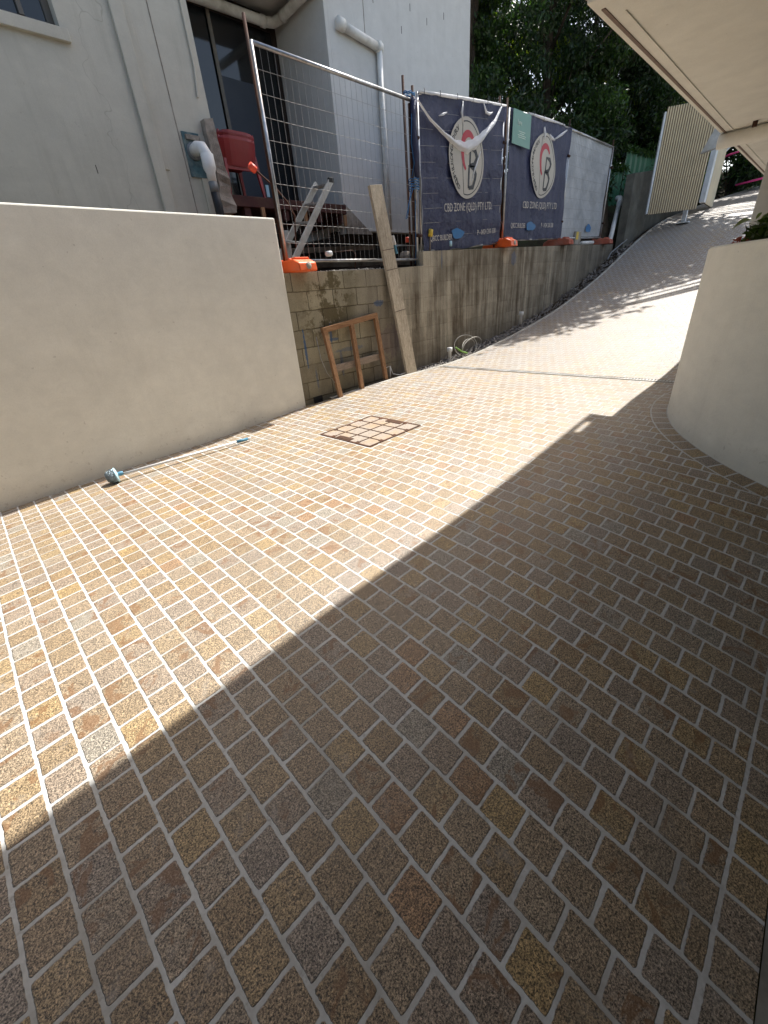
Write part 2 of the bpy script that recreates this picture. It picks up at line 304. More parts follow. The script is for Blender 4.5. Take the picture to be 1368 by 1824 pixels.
M['pvc'] = plain('white_pvc', (0.74, 0.74, 0.72), 0.4, 0, 0.06, 4, 0, 0.5, (0.52, 0.49, 0.43))
M['pvcgrey'] = plain('grey_pvc', (0.17, 0.18, 0.185), 0.5, 0, 0.1)
M['black'] = plain('black_plastic', (0.018, 0.018, 0.02), 0.55, 0, 0.3, 20, 0.002)
M['paint'] = plain('painted_white_metal', (0.66, 0.69, 0.71), 0.45, 0, 0.06, 5, 0, 0.5, (0.52, 0.53, 0.53))
M['paintpipe'] = plain('painted_pipe', (0.72, 0.71, 0.67), 0.6, 0, 0.12, 5, 0.001, 0.4, (0.38, 0.36, 0.31))
M['orange'] = plain('orange_plastic', (0.86, 0.13, 0.02), 0.42, 0, 0.12, 6, 0, 0.5)
M['dustyred'] = plain('faded_red_plastic', (0.42, 0.115, 0.07), 0.7, 0, 0.2, 8, 0.001, 0.3, (0.30, 0.17, 0.13))
M['red'] = plain('red_plastic', (0.25, 0.020, 0.022), 0.4, 0, 0.15, 6, 0, 0.5)
M['blue'] = plain('blue_rope', (0.03, 0.16, 0.36), 0.7, 0, 0.3, 60, 0.003)
M['ltblue'] = plain('pale_blue_plastic', (0.45, 0.68, 0.78), 0.3, 0, 0.08)
M['grip'] = plain('blue_grip', (0.09, 0.26, 0.38), 0.5, 0, 0.1)
M['yellow'] = plain('yellow_plastic', (0.66, 0.47, 0.06), 0.5, 0, 0.1)
M['white'] = plain('white_plastic', (0.78, 0.78, 0.76), 0.4, 0, 0.05)
M['coral'] = plain('orange_cap', (0.85, 0.10, 0.05), 0.5, 0, 0.1)
M['green'] = plain('green_sheet', (0.045, 0.16, 0.075), 0.5, 0, 0.15, 6, 0, 0.4)
M['lime'] = plain('lime_hose', (0.20, 0.36, 0.08), 0.6, 0, 0.1)
M['pink'] = plain('pink_line', (0.80, 0.06, 0.26), 0.5, 0, 0.1)
M['teal'] = plain('teal_paint', (0.075, 0.145, 0.165), 0.75, 0, 0.5, 14, 0.002, 0.3, (0.22, 0.25, 0.23), 9.0)
M['deck'] = plain('maroon_steel', (0.065, 0.022, 0.020), 0.7, 0.1, 0.3, 10, 0.002, 0.3, (0.10, 0.055, 0.035))
M['brown'] = plain('dark_brown_frame', (0.028, 0.018, 0.014), 0.5, 0, 0.2)
M['frameal'] = plain('tarnished_frame', (0.15, 0.13, 0.105), 0.5, 0.2, 0.2)
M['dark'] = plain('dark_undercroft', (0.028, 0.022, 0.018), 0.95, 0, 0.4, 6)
M['curtain'] = plain('dark_curtain', (0.03, 0.03, 0.033), 0.8, 0, 0.3, 3)
M['soil'] = plain('dark_soil', (0.050, 0.038, 0.027), 0.98, 0, 0.5, 9, 0.03, 0.1, (0.10, 0.075, 0.05))
M['earth'] = plain('leaf_litter_ground', (0.065, 0.052, 0.034), 0.98, 0, 0.5, 3, 0.03, 0.1, (0.05, 0.07, 0.025))
M['darkblock'] = plain('dark_blockwork', (0.13, 0.125, 0.105), .92, 0, .35, 5, .006, .2, (0.08, 0.075, 0.06), 1.6)
M['rubble'] = plain('gravel_rubble', (0.30, 0.28, 0.26), 0.95, 0, 0.5, 5, 0.01, 0.2, (0.10, 0.08, 0.06))
M['plank'] = wood_mat('weathered_plank', (0.33, 0.275, 0.20), (0.58, 0.50, 0.38), 'Z')
M['timber'] = wood_mat('reddish_timber', (0.22, 0.105, 0.05), (0.42, 0.25, 0.135), 'Z')
M['timberx'] = wood_mat('reddish_timber_rail', (0.22, 0.105, 0.05), (0.42, 0.25, 0.135), 'X')
M['timbg'] = wood_mat('dusty_timber', (0.22, 0.17, 0.13), (0.38, 0.31, 0.25), 'X')
M['flute'] = plain('fluted_oak', (0.66, 0.55, 0.37), .6, 0, .12, 3)
M['brown2'] = plain('panel_groove', (0.16, 0.115, 0.065), .8, 0, .2)
M['navy'] = banner_mat('navy_banner', (0.034, 0.040, 0.092))
M['fold'] = banner_mat('painted_sun_cloth', (0.88, 0.88, 0.88), 1, 0.35)  # white colour standing in for sun on the navy cloth
M['shade'] = mesh_cloth_mat()
M['sgreen'] = plain('pale_green_sign', (0.16, 0.31, 0.26), 0.5, 0, 0.05)
M['stext'] = plain('sign_lettering', (0.55, 0.66, 0.58), 0.6, 0, 0.05)
M['emb'] = plain('emblem_beige', (0.46, 0.43, 0.37), 0.6, 0, 0.08, 5)
M['embred'] = plain('emblem_red', (0.40, 0.025, 0.04), 0.5, 0, 0.05)
M['embblk'] = plain('emblem_black', (0.018, 0.018, 0.022), 0.5, 0, 0.05)
M['btext'] = plain('banner_lettering', (0.50, 0.47, 0.42), 0.6, 0, 0.05)
M['bblue'] = plain('blue_paint_patch', (0.015, 0.13, 0.32), 0.5, 0, 0.2)
M['iron'] = plain('iron_edging', (0.085, 0.045, 0.028), 0.8, 0.3, 0.4, 30, 0.002, 0.3, (0.16, 0.065, 0.03))
M['glass'] = glass_mat(); M['screen'] = screen_mat()
M['leafA'] = leaf_mat('foliage_deep', (0.008, 0.022, 0.006), (0.032, 0.066, 0.016), 0.22)
M['leafB'] = leaf_mat('foliage_mid', (0.020, 0.046, 0.010), (0.070, 0.125, 0.024), 0.33)
M['leafC'] = leaf_mat('foliage_painted_sun', (0.10, 0.15, 0.02), (0.26, 0.29, 0.04), 0.5)  # brighter leaf colour painted in for sunlit spots in the crowns
M['leafD'] = leaf_mat('planter_foliage', (0.02, 0.045, 0.010), (0.06, 0.085, 0.018), 0.3, 0.3)
M['flower'] = leaf_mat('reddish_foliage', (0.16, 0.03, 0.03), (0.34, 0.07, 0.05), 0.3)
M['bark'] = plain('tree_bark', (0.060, 0.045, 0.034), 0.95, 0, 0.5, 14, 0.02, 0.15, (0.11, 0.09, 0.07))
M['stripe'] = plain('gutter_strip', (0.22, 0.16, 0.13), 0.8, 0, 0.2, 20)

# ------------------------------------------------------------------ mesh helpers
class MB:
    def __init__(s): s.v = []; s.f = []
    def addm(s, vs, fs):
        o = len(s.v); s.v += [tuple(q) for q in vs]; s.f += [tuple(i+o for i in f) for f in fs]; return s
    def box(s, x0, x1, y0, y1, z0, z1):
        vs = [(x, y, z) for x in (x0, x1) for y in (y0, y1) for z in (z0, z1)]
        return s.addm(vs, [(0, 1, 3, 2), (4, 6, 7, 5), (0, 4, 5, 1), (2, 3, 7, 6), (0, 2, 6, 4), (1, 5, 7, 3)])
    def hexa(s, a, b):                       # two quads (4 pts each) joined
        vs = list(a)+list(b)
        return s.addm(vs, [(0, 1, 2, 3), (7, 6, 5, 4), (0, 4, 5, 1), (1, 5, 6, 2), (2, 6, 7, 3), (3, 7, 4, 0)])
    def prism(s, pts, d):                    # polygon extruded by vector d
        n = len(pts); d = Vector(d); vs = [Vector(p) for p in pts]+[Vector(p)+d for p in pts]
        return s.addm(vs, [tuple(range(n)), tuple(range(2*n-1, n-1, -1))]+[(i, i+n, (i+1) % n+n, (i+1) % n) for i in range(n)])
    def tube(s, pts, r, n=8, cap=True):
        pts = [Vector(p) for p in pts]; k = len(pts); rs = r if isinstance(r, (list, tuple)) else [r]*k
        o = len(s.v); up = None
        for i, p in enumerate(pts):
            t = (pts[min(i+1, k-1)]-pts[max(i-1, 0)]).normalized()
            if up is None:
                up = Vector((0, 0, 1)) if abs(t.z) < 0.9 else Vector((1, 0, 0))
            a = t.cross(up).normalized(); b = t.cross(a).normalized(); up = -b if False else a.cross(t)
            for j in range(n):
                w = 2*math.pi*j/n; s.v.append(tuple(p+(a*math.cos(w)+b*math.sin(w))*rs[i]))
        for i in range(k-1):
            for j in range(n): s.f.append((o+i*n+j, o+i*n+(j+1) % n, o+(i+1)*n+(j+1) % n, o+(i+1)*n+j))
        if cap: s.f.append(tuple(o+j for j in range(n))[::-1]); s.f.append(tuple(o+(k-1)*n+j for j in range(n)))
        return s
    def beam(s, p, q, w, t, up=(0, 0, 1)):   # rectangular bar p->q, w along side vector, t along the other
        p = Vector(p); q = Vector(q); d = (q-p).normalized(); a = d.cross(Vector(up)).normalized(); b = a.cross(d).normalized()
        c = lambda o: [o+a*w/2+b*t/2, o-a*w/2+b*t/2, o-a*w/2-b*t/2, o+a*w/2-b*t/2]
        return s.hexa(c(p), c(q))
    def lathe(s, prof, c, ax=(0, 0, 1), n=24):
        ax = Vector(ax).normalized(); u = ax.cross(Vector((0.3, 1, 0.1))).normalized(); w = ax.cross(u); c = Vector(c); o = len(s.v)
        for (r, h) in prof:
            for j in range(n):
                q = 2*math.pi*j/n; s.v.append(tuple(c+ax*h+(u*math.cos(q)+w*math.sin(q))*r))
        for i in range(len(prof)-1):
            for j in range(n): s.f.append((o+i*n+j, o+i*n+(j+1) % n, o+(i+1)*n+(j+1) % n, o+(i+1)*n+j))
        return s
    def obj(s, name, mat, parent=None, bev=0, smooth=False, fix=True):
        me = bpy.data.meshes.new(name); me.from_pydata(s.v, [], s.f); me.validate()
        if fix:
            b = bmesh.new(); b.from_mesh(me); bmesh.ops.recalc_face_normals(b, faces=b.faces); b.to_mesh(me); b.free()
        me.materials.append(M[mat] if isinstance(mat, str) else mat)
        if smooth: me.polygons.foreach_set('use_smooth', [True]*len(me.polygons))
        o = bpy.data.objects.new(name, me); COL.objects.link(o)
        if parent is not None:
            o.parent = parent; o.location = -Vector(parent.location)
        if bev:
            md = o.modifiers.new('bevel', 'BEVEL'); md.width = bev; md.segments = 2; md.limit_method = 'ANGLE'
        return o
def tag(o, label, cat, group=None):
    o['label'] = label; o['category'] = cat
    if group: o['group'] = group
    return o
def thing(name, label, cat, loc=(0, 0, 0), group=None):
    o = bpy.data.objects.new(name, None); COL.objects.link(o); o.location = loc; o.empty_display_size = 0.1
    return tag(o, label, cat, group)
def struct(o, kind='structure'): o['kind'] = kind; return o
def vlab(o, l): o['label'] = l; return o
def text_mesh(txt, size, mat, loc, parent, name='lettering', sx=1.0, rot=None, ax='L'):
    cu = bpy.data.curves.new('t', 'FONT'); cu.body = txt; cu.size = size; cu.extrude = 0.0008; cu.align_x = {'L': 'LEFT', 'C': 'CENTER', 'R': 'RIGHT'}[ax]; cu.resolution_u = 2
    to = bpy.data.objects.new('t', cu); COL.objects.link(to); bpy.context.view_layer.update()
    me = bpy.data.meshes.new_from_object(to.evaluated_get(bpy.context.evaluated_depsgraph_get())); bpy.data.objects.remove(to)
    me.materials.clear(); me.materials.append(M[mat])
    R = Matrix.Rotation(math.pi/2, 4, 'X')
    T = Matrix.Translation(Vector(loc)) @ (rot or Matrix.Identity(4)) @ R @ Matrix.Diagonal((sx, 1, 1, 1))
    me.transform(T); o = bpy.data.objects.new(name, me); COL.objects.link(o)
    if parent: o.parent = parent; o.location = -Vector(parent.location)
    return o

# ------------------------------------------------------------------ ground
TX = [5.0, 5.5, 6.2, 7, 8, 9, 10, 11, 12, 13, 14, 15, 16, 17, 19, 22, 26, 32, 60]
TZ = [.36, .36, .39, .47, .60, .74, .93, 1.17, 1.43, 1.75, 2.07, 2.36, 2.60, 2.80, 3.10, 3.55, 4.1, 4.7, 6.5]
def Rr(x): return sum(np.interp(x+d, TX, TZ)*w for d, w in ((-.5, .15), (-.25, .22), (0, .26), (.25, .22), (.5, .15)))
def ground(x, y):
    s = min(1, max(0, (x-1.5)/3.5)); s = s*s*(3-2*s); xx = max(-3, min(x, 4.0)); yy = max(min(y, 4.6), -1.2)
    g = .0213*xx+.2139*yy-.0058*xx*xx+.0046*xx*yy-.0681*yy*yy+.0061*yy**3
    return g*(1-s)+Rr(x)*s
def yl(x): return float(np.interp(x, [3.0, 3.15, 3.6, 4.3, 5, 6, 7, 16, 19, 24, 34], [4.45, 4.40, 4.33, 4.24, 4.17, 4.10, 4.07, 4.07, 3.95, 3.4, 2.0]))
def sheet(name, mat, xs, y0f, y1f, ny, dz=0.0, zf=ground):
    m = MB()
    for x in xs:
        a, b = y0f(x), y1f(x)
        for j in range(ny+1):
            y = a+(b-a)*j/ny; m.v.append((x, y, zf(x, y)+dz))
    for i in range(len(xs)-1):
        for j in range(ny): o = i*(ny+1)+j; m.f.append((o, o+ny+1, o+ny+2, o+1))
    return m.obj(name, mat, None, 0, True)
xs = list(np.arange(-5, 6, .1))+list(np.arange(6, 20, .2))+list(np.arange(20, 34.5, .5))
struct(sheet('driveway', 'pavers', xs, lambda x: -0.363, lambda x: yl(x) if x > 3.0 else 4.5, 30))
struct(sheet('path', 'concrete', xs, lambda x: -5.0, lambda x: -0.3665, 12, -0.002))
m = MB()                                                            # terrain: one sheet out to the horizon, under everything
def terr(x, y):
    base = ground(min(x, 40), max(min(y, 4.2), -1.2))-0.25
    if x > 30: base = Rr(32)+(x-30)*0.06-0.25
    h = 0
    if y > 4.7: h = min(6, (y-4.7)*0.12)+max(0, min(1, (x-4)/8))*min(1, (y-4.7)/1.2)*1.0+1.35*min(1, (y-4.7)/0.15)*max(0, min(1, (9-x)/6))
    return base+h
gx = [-400, -150, -60, -25, -12]+list(np.arange(-8, 34, 1.0))+[36, 40, 46, 55, 70, 100, 180, 400]; gy = [-400, -150, -60, -25, -12, -8, -5, -2, 0, 2, 4, 4.62, 4.72, 4.9, 5.3, 6, 7, 8.5, 10, 12, 15, 20, 28, 40, 60, 100, 180, 400]
for x in gx:
    for y in gy: m.v.append((x, y, terr(x, y) if -400 < x < 400 else terr(np.clip(x, -60, 100), y)))
for i in range(len(gx)-1):
    for j in range(len(gy)-1): o = i*len(gy)+j; m.f.append((o, o+len(gy), o+len(gy)+1, o+1))
struct(m.obj('ground', 'earth', None, 0, True))

# kerb edging of the driveway on the block wall side
k = thing('kerb_edging', 'pale concrete edging strip along the left side of the paved ramp below the block wall', 'edging', (6, 4.2, 0.36)); m = MB()
kx = [x for x in xs if 3.3 <= x <= 26]
for x in kx:
    y = yl(x); z = ground(x, y)
    m.v += [(x, y-0.004, z+0.006), (x, y+0.05, z+0.010), (x, y+0.05, z-0.10), (x, y-0.004, z-0.10)]
for i in range(len(kx)-1):
    o = 4*i
    for q in range(4): m.f.append((o+q, o+4+q, o+4+(q+1) % 4, o+(q+1) % 4))
m.obj('edging_strip', 'kerb', k, 0, True)

# debris strip between edging and wall
m = MB(); rr = random.Random(3)
def stone_(m, p, r, rr):
    vs = []; fs = []
    ico = [(0, 0, 1), (.89, 0, .45), (.28, .85, .45), (-.72, .53, .45), (-.72, -.53, .45), (.28, -.85, .45), (.72, .53, -.45), (-.28, .85, -.45), (-.89, 0, -.45), (-.28, -.85, -.45), (.72, -.53, -.45), (0, 0, -1)]
    ff = [(0, 1, 2), (0, 2, 3), (0, 3, 4), (0, 4, 5), (0, 5, 1), (1, 6, 2), (2, 7, 3), (3, 8, 4), (4, 9, 5), (5, 10, 1), (6, 7, 2), (7, 8, 3), (8, 9, 4), (9, 10, 5), (10, 6, 1), (6, 11, 7), (7, 11, 8), (8, 11, 9), (9, 11, 10), (10, 11, 6)]
    sx, sy, sz = rr.uniform(.6, 1.5), rr.uniform(.6, 1.3), rr.uniform(.4, .9); a = rr.uniform(0, 6.28)
    for q in ico:
        j = rr.uniform(.75, 1.2); x, y, z = q[0]*sx*r*j, q[1]*sy*r*j, q[2]*sz*r*j
        vs.append((p[0]+x*math.cos(a)-y*math.sin(a), p[1]+x*math.sin(a)+y*math.cos(a), p[2]+z))
    m.addm(vs, ff)
for i in range(1500):
    x = rr.choice([rr.uniform(4.9, 14.2), rr.uniform(5.0, 9)]); y = rr.uniform(yl(x)+.07, 4.46); stone_(m, (x, y, ground(x, y)-.03+rr.uniform(-.02, .03)), rr.uniform(.008, .032), rr)
for i in range(110):
    x = rr.uniform(5.2, 14); y = rr.uniform(yl(x)+.08, 4.42); z = ground(x, y); a = rr.uniform(-1.2, 1.2); l = rr.uniform(.06, .22)
    m.beam((x, y, z), (x+l*math.cos(a), y+l*math.sin(a)*.4, z+rr.uniform(-.01, .1)), .012, .008)
o = struct(m.obj('rubble', 'rubble'), 'stuff'); o['label'] = 'broken mortar, gravel and sticks in the gutter along the foot of the block wall'
struct(sheet('soil', 'soil', list(np.arange(3.02, 16, .25)), lambda x: yl(x)+0.045, lambda x: 4.8, 4, -0.06))

# ------------------------------------------------------------------ cream parapet wall
m = MB()
m.box(-8, 3.03, 4.43, 4.462, -.4, 2.27) if False else m.box(-8, 3.03, 4.43, 4.63, -.4, 2.27)
tag(m.obj('garden_wall', 'cream', None, .014), 'smooth cream rendered wall on the left with the mop lying at its foot', 'wall')

# ------------------------------------------------------------------ block retaining wall
bw = thing('block_wall', 'stained grey block retaining wall with moss and blue paint marks, carrying the mesh fence', 'wall', (8, 4.5, 0))
pts = [(3.035, -.3), (3.035, 1.765), (4.75, 1.772), (5.56, 1.79), (5.56, 1.975), (8, 2.03), (11, 2.09), (13.65, 2.13), (13.65, -.3)]
m = MB().prism([(a, 4.47, b) for a, b in pts], (0, .19, 0)); m.obj('wall_body', 'block', bw, .004)
m = MB().box(3.19, 3.33, 4.463, 4.468, .23, .35); m.obj('drain_hole', 'black', bw)
# retaining wall beyond the fence
m = MB().prism([(13.9, 4.30, 1.6), (13.9, 4.30, 3.62), (19.5, 4.25, 4.35), (19.5, 4.25, 1.6)], (0, .2, 0))
tag(m.obj('retaining_wall', 'darkblock', None, .01), 'bare grey block wall end standing between the white drain pipe and the fluted panel', 'wall')
# dark earth bank in front of it
m = MB(); bx = list(np.arange(13.0, 15.2, .2))
rr = random.Random(9)
m = MB()
for i, x in enumerate(np.arange(12.6, 14.1, .12)):
    for j, y in enumerate(np.arange(4.68, 6.2, .12)):
        m.v.append((x, y, 2.1+1.45*min(1, max(0, (y-4.66)/.35))*min(1, (x-12.5)/.8)+rr.uniform(-.06, .06)))
nx, ny = len(np.arange(12.6, 14.1, .12)), len(np.arange(4.68, 6.2, .12))
for i in range(nx-1):
    for j in range(ny-1): o = i*ny+j; m.f.append((o, o+ny, o+ny+1, o+1))
struct(m.obj('earth_bank', 'soil', None, 0, True))
# mortar crumbs along the lower wall top
m = MB(); rr = random.Random(5)
for i in range(160):
    x = rr.uniform(3.45, 4.72); stone_(m, (x, rr.uniform(4.48, 4.63), 1.772), rr.uniform(.006, .02)*(1.3 if x > 3.9 else .7), rr)
o = struct(m.obj('mortar_crumbs', 'kerb'), 'stuff'); o['label'] = 'mortar crumbs left on the top of the low block wall'

# ------------------------------------------------------------------ rendered apartment building behind the walls
B = thing('rendered_building', 'old grey rendered building behind the fence with a recessed balcony and painted pipes', 'building', (3, 5.8, 2))
YF = 5.8; ZT = 9.0
m = MB()                                                            # left front: around the window opening
m.box(-8, .55, YF, YF+.25, .5, ZT); m.box(1.97, 3.31, YF, YF+.25, .5, ZT); m.box(.55, 1.97, YF, YF+.25, .5, 3.86); m.box(.55, 1.97, YF, YF+.25, 5.2, ZT)
m.obj('front_wall', 'facade', B)
w = vlab(MB().box(.50, 2.02, YF-.04, YF+.02, 3.77, 3.86).obj('window_sill', 'facade', B, .005), 'rust-streaked window sill')
m = MB(); m.box(.55, 1.97, YF+.10, YF+.15, 3.86, 3.92).box(1.91, 1.97, YF+.10, YF+.15, 3.92, 5.2).box(.55, .61, YF+.10, YF+.15, 3.92, 5.2).box(1.70, 1.74, YF+.09, YF+.14, 3.92, 5.2)
wf = m.obj('window', 'frameal', B, .003)
o = MB().box(.61, 1.91, YF+.12, YF+.13, 3.92, 5.2).obj('pane', 'glass', None); o.parent = wf; 
m = MB().box(2.47, 2.60, YF-.035, YF, 2.0, ZT); m.obj('render_strip', 'facade', B, .006)
m = MB().box(2.60, 2.66, YF-.012, YF, 2.9, ZT); m.obj('strip_margin', 'facade', B, .003)
m = MB().box(2.865, 2.874, YF-.004, YF, 2.0, ZT); m.obj('joint_line', 'broken', B)
m = MB().tube([(3.235, YF-.012, 6.5), (3.235, YF-.012, 3.85), (3.20, YF-.012, 3.6)], .011, 6); m.obj('conduit', 'facade', B)
m = MB().box(3.02, 3.31, YF-.012, YF-.001, 2.0, 3.26); m.obj('patched_render', 'facade', B)
m = MB().box(2.90, 3.10, YF-.016, YF-.002, 2.86, 3.27); m.obj('teal_patch', 'teal', B)
m = MB().box(2.93, 3.10, YF-.04, YF-.017, 3.20, 3.245); m.obj('bracket', 'broken', B, .004)
m = MB()
MB().box(1.888, 1.894, YF-.003, YF, 2.80, 2.87).obj('rust_mark', 'brown', B)
# recess: side wall, back wall, ceiling, floor
m = MB().box(5.28, 5.34, YF+.001, 6.95, 2.36, ZT); m.obj('recess_wall', 'facade_grey', B)
m = MB().box(3.06, 3.31, YF+.25, 6.95, .5, ZT); m.obj('recess_wall', 'facade', B)
m = MB().prism([(5.341, YF, 2.40), (5.341, YF, ZT), (8.68, YF, ZT), (8.68, YF, 2.40)], (0, .25, 0)); m.obj('front_wall', 'facade_grey', B)
MB().box(8.43, 8.68, YF+.25, 12, 2.4, ZT).obj('end_wall', 'facade_grey', B)
m = MB().prism([(5.281, YF-.02, 2.74), (5.86, YF-.02, 2.352), (5.281, YF-.02, 2.352)], (0, .019, 0)); m.obj('haunch', 'broken', B)
m = MB().box(3.31, 5.28, YF-.02, 7.0, 5.12, 5.35); m.obj('ceiling', 'facade_grey', B)
m = MB().box(3.31, 5.28, 5.74, 7.0, 2.60, 2.715); m.obj('balcony_floor', 'deck', B, .004)
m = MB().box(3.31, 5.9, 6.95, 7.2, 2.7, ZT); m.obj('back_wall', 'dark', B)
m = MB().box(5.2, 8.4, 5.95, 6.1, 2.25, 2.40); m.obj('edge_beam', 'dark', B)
# sliding door
m = MB(); m.box(3.9, 5.279, 6.90, 6.949, 4.92, 5.02).box(3.9, 5.279, 6.90, 6.949, 2.716, 2.78).box(5.19, 5.279, 6.90, 6.949, 2.78, 4.92).box(3.74, 3.80, 6.90, 6.949, 2.716, 5.02)
df = m.obj('sliding_door', 'brown', B, .003)
o = MB().box(4.185, 4.235, 6.885, 6.898, 2.78, 4.92).obj('door_stile', 'frameal', None); o.parent = df; 
o = MB().box(3.80, 5.19, 6.915, 6.925, 2.78, 4.92).obj('pane', 'glass', None); o.parent = df
o = MB().box(4.236, 4.80, 6.905, 6.912, 2.78, 4.30).obj('fly_screen', 'screen', None); o.parent = df
for o in (wf.children+df.children): o.location = (0, 0, 0); o.matrix_parent_inverse = Matrix.Identity(4)
# painted waste pipe under the ceiling, turning the corner
m = MB().tube([(3.33, 6.80, 4.93), (5.02, 6.80, 4.965), (5.15, 6.76, 4.97), (5.20, 6.66, 4.98), (5.21, 5.9, 5.02), (5.21, 5.4, 5.04)], .058, 14); m.obj('waste_pipe', 'paintpipe', B, 0, True)
for a_ in ([(4.98, 6.80, 4.965), (5.04, 6.80, 4.966)], [(5.205, 6.60, 4.985), (5.205, 6.54, 4.985)]): MB().tube(a_, .067, 14).obj('pipe_socket', 'paintpipe', B, 0, True)
# downpipe on the right front
m = MB().tube([(5.53, YF-.05, 4.70), (6.22, YF-.05, 4.64)], .052, 14).tube([(6.25, YF-.05, 4.70), (6.25, YF-.05, 2.42)], .045, 14); m.obj('downpipe', 'paintpipe', B, 0, True)
for a_, r_ in (([(5.46, YF-.05, 4.71), (5.56, YF-.05, 4.70)], .068), ([(6.19, YF-.05, 4.64), (6.29, YF-.05, 4.64)], .062)): MB().tube(a_, r_, 14).obj('pipe_socket', 'paintpipe', B, 0, True)
m = MB().box(6.02, 6.028, YF-.004, YF, 4.75, ZT); m.obj('joint_line', 'broken', B)
m = MB()
for (px, py) in ((664, 5), (730, 20), (760, 45), (790, 35), (715, 60)): p = AY(px, py, YF); MB().box(p.x, p.x+.008, YF-.003, YF, p.z, p.z+.08).obj('rust_mark', 'brown', B)
# blue-white scraps seen on the balcony floor
p = AY(475, 343, 6.3); tag(MB().box(p.x, p.x+.05, 6.3, 6.31, p.z-.05, p.z+.09).obj('paper_scrap', 'ltblue'), 'small pale blue scrap standing on the balcony left of the first fence post', 'scrap')
# PVC pipe out of the wall
PV = thing('drain_pipe', 'white elbow drain pipe coming out of the teal patch in the left wall', 'pipe', (3.04, 5.75, 3.1))
m = MB().tube([(3.0, 5.79, 3.10), (3.01, 5.70, 3.115), (3.03, 5.63, 3.10), (3.045, 5.60, 3.04), (3.05, 5.60, 2.95)], [.062, .064, .064, .062, .060], 18); m.obj('elbow', 'pvc', PV, 0, True)
m = MB().lathe([(.060, .12), (.072, .11), (.072, -.01), (.070, -.02), (.052, -.06), (.050, -.14), (.0, -.14)], (3.05, 5.60, 2.93)); m.obj('reducer', 'pvc', PV, 0, True)
m = MB().lathe([(0, .0), (.050, 0), (.050, -.10), (.0, -.10)], (3.05, 5.60, 2.79)); m.obj('sleeve', 'pvcgrey', PV, 0, True)
m = MB().tube([(3.05, 5.60, 2.69), (3.055, 5.60, 2.55), (3.05, 5.59, 2.0)], .050, 14); m.obj('hose', 'black', PV, 0, True)
m = MB().lathe([(.03, 0), (.085, 0), (.085, .012), (.03, .012)], (3.0, 5.784, 3.10), (0, -1, 0)); m.obj('collar', 'pvcgrey', PV, 0, True)
# broken column stub
rr = random.Random(21); m = MB(); N_ = 14; rings = []
for i in range(N_+1):
    t = i/N_; a = AY(362+36*t, 212+168*t, 5.72); b = AY(380+44*t, 212+168*t, 5.72)
    if t > .52: j = .022
    else: j = .004
    rings.append([(a.x+rr.uniform(-j, j), 5.70+rr.uniform(-j, j), a.z), (b.x+rr.uniform(-j, j)-.02, 5.70+rr.uniform(-j, j), b.z), (b.x+rr.uniform(-j, j)-.02, 5.86, b.z), (a.x, 5.86, a.z)])
for r_ in rings: m.v += r_
for i in range(N_):
    for q in range(4): m.f.append((i*4+q, i*4+4+q, i*4+4+(q+1) % 4, i*4+(q+1) % 4))
m.f += [(0, 1, 2, 3), (4*N_+3, 4*N_+2, 4*N_+1, 4*N_)]
tag(m.obj('broken_column', 'broken'), 'broken concrete column stub with a ragged lower edge beside the red chairs', 'column')
# undercroft (dark) behind the low wall
U_ = thing('undercroft', 'dark open space under the balcony with old beams behind the first fence panel', 'undercroft', (4, 6, 1.7))
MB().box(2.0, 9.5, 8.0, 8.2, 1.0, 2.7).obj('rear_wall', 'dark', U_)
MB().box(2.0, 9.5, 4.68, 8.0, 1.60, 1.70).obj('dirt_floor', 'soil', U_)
m = MB()
for x in (3.5, 4.1, 4.7, 5.15): MB().box(x, x+.09, 5.76, 6.9, 2.48, 2.60).obj('joist', 'deck', U_)
m = MB().box(3.2, 8.4, 6.6, 6.75, 1.95, 2.03); m.obj('ledger', 'broken', U_, .004)
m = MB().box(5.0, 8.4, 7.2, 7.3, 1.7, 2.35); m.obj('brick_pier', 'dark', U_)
m = MB().beam((3.2, 6.2, 2.12), (6.3, 6.2, 2.22), .05, .07); m.obj('bearer', 'broken', U_)
m = MB(); 
for (x, z) in ((3.72, 2.46), (4.42, 2.46), (5.18, 2.44)): MB().box(x, x+.05, 5.70, 5.73, z, z+.14).obj('hanging_bracket', 'timber', U_)
MB().beam((3.5, 5.75, 1.76), (5.9, 5.75, 1.86), .12, .10).obj('fallen_board', 'dark', U_)

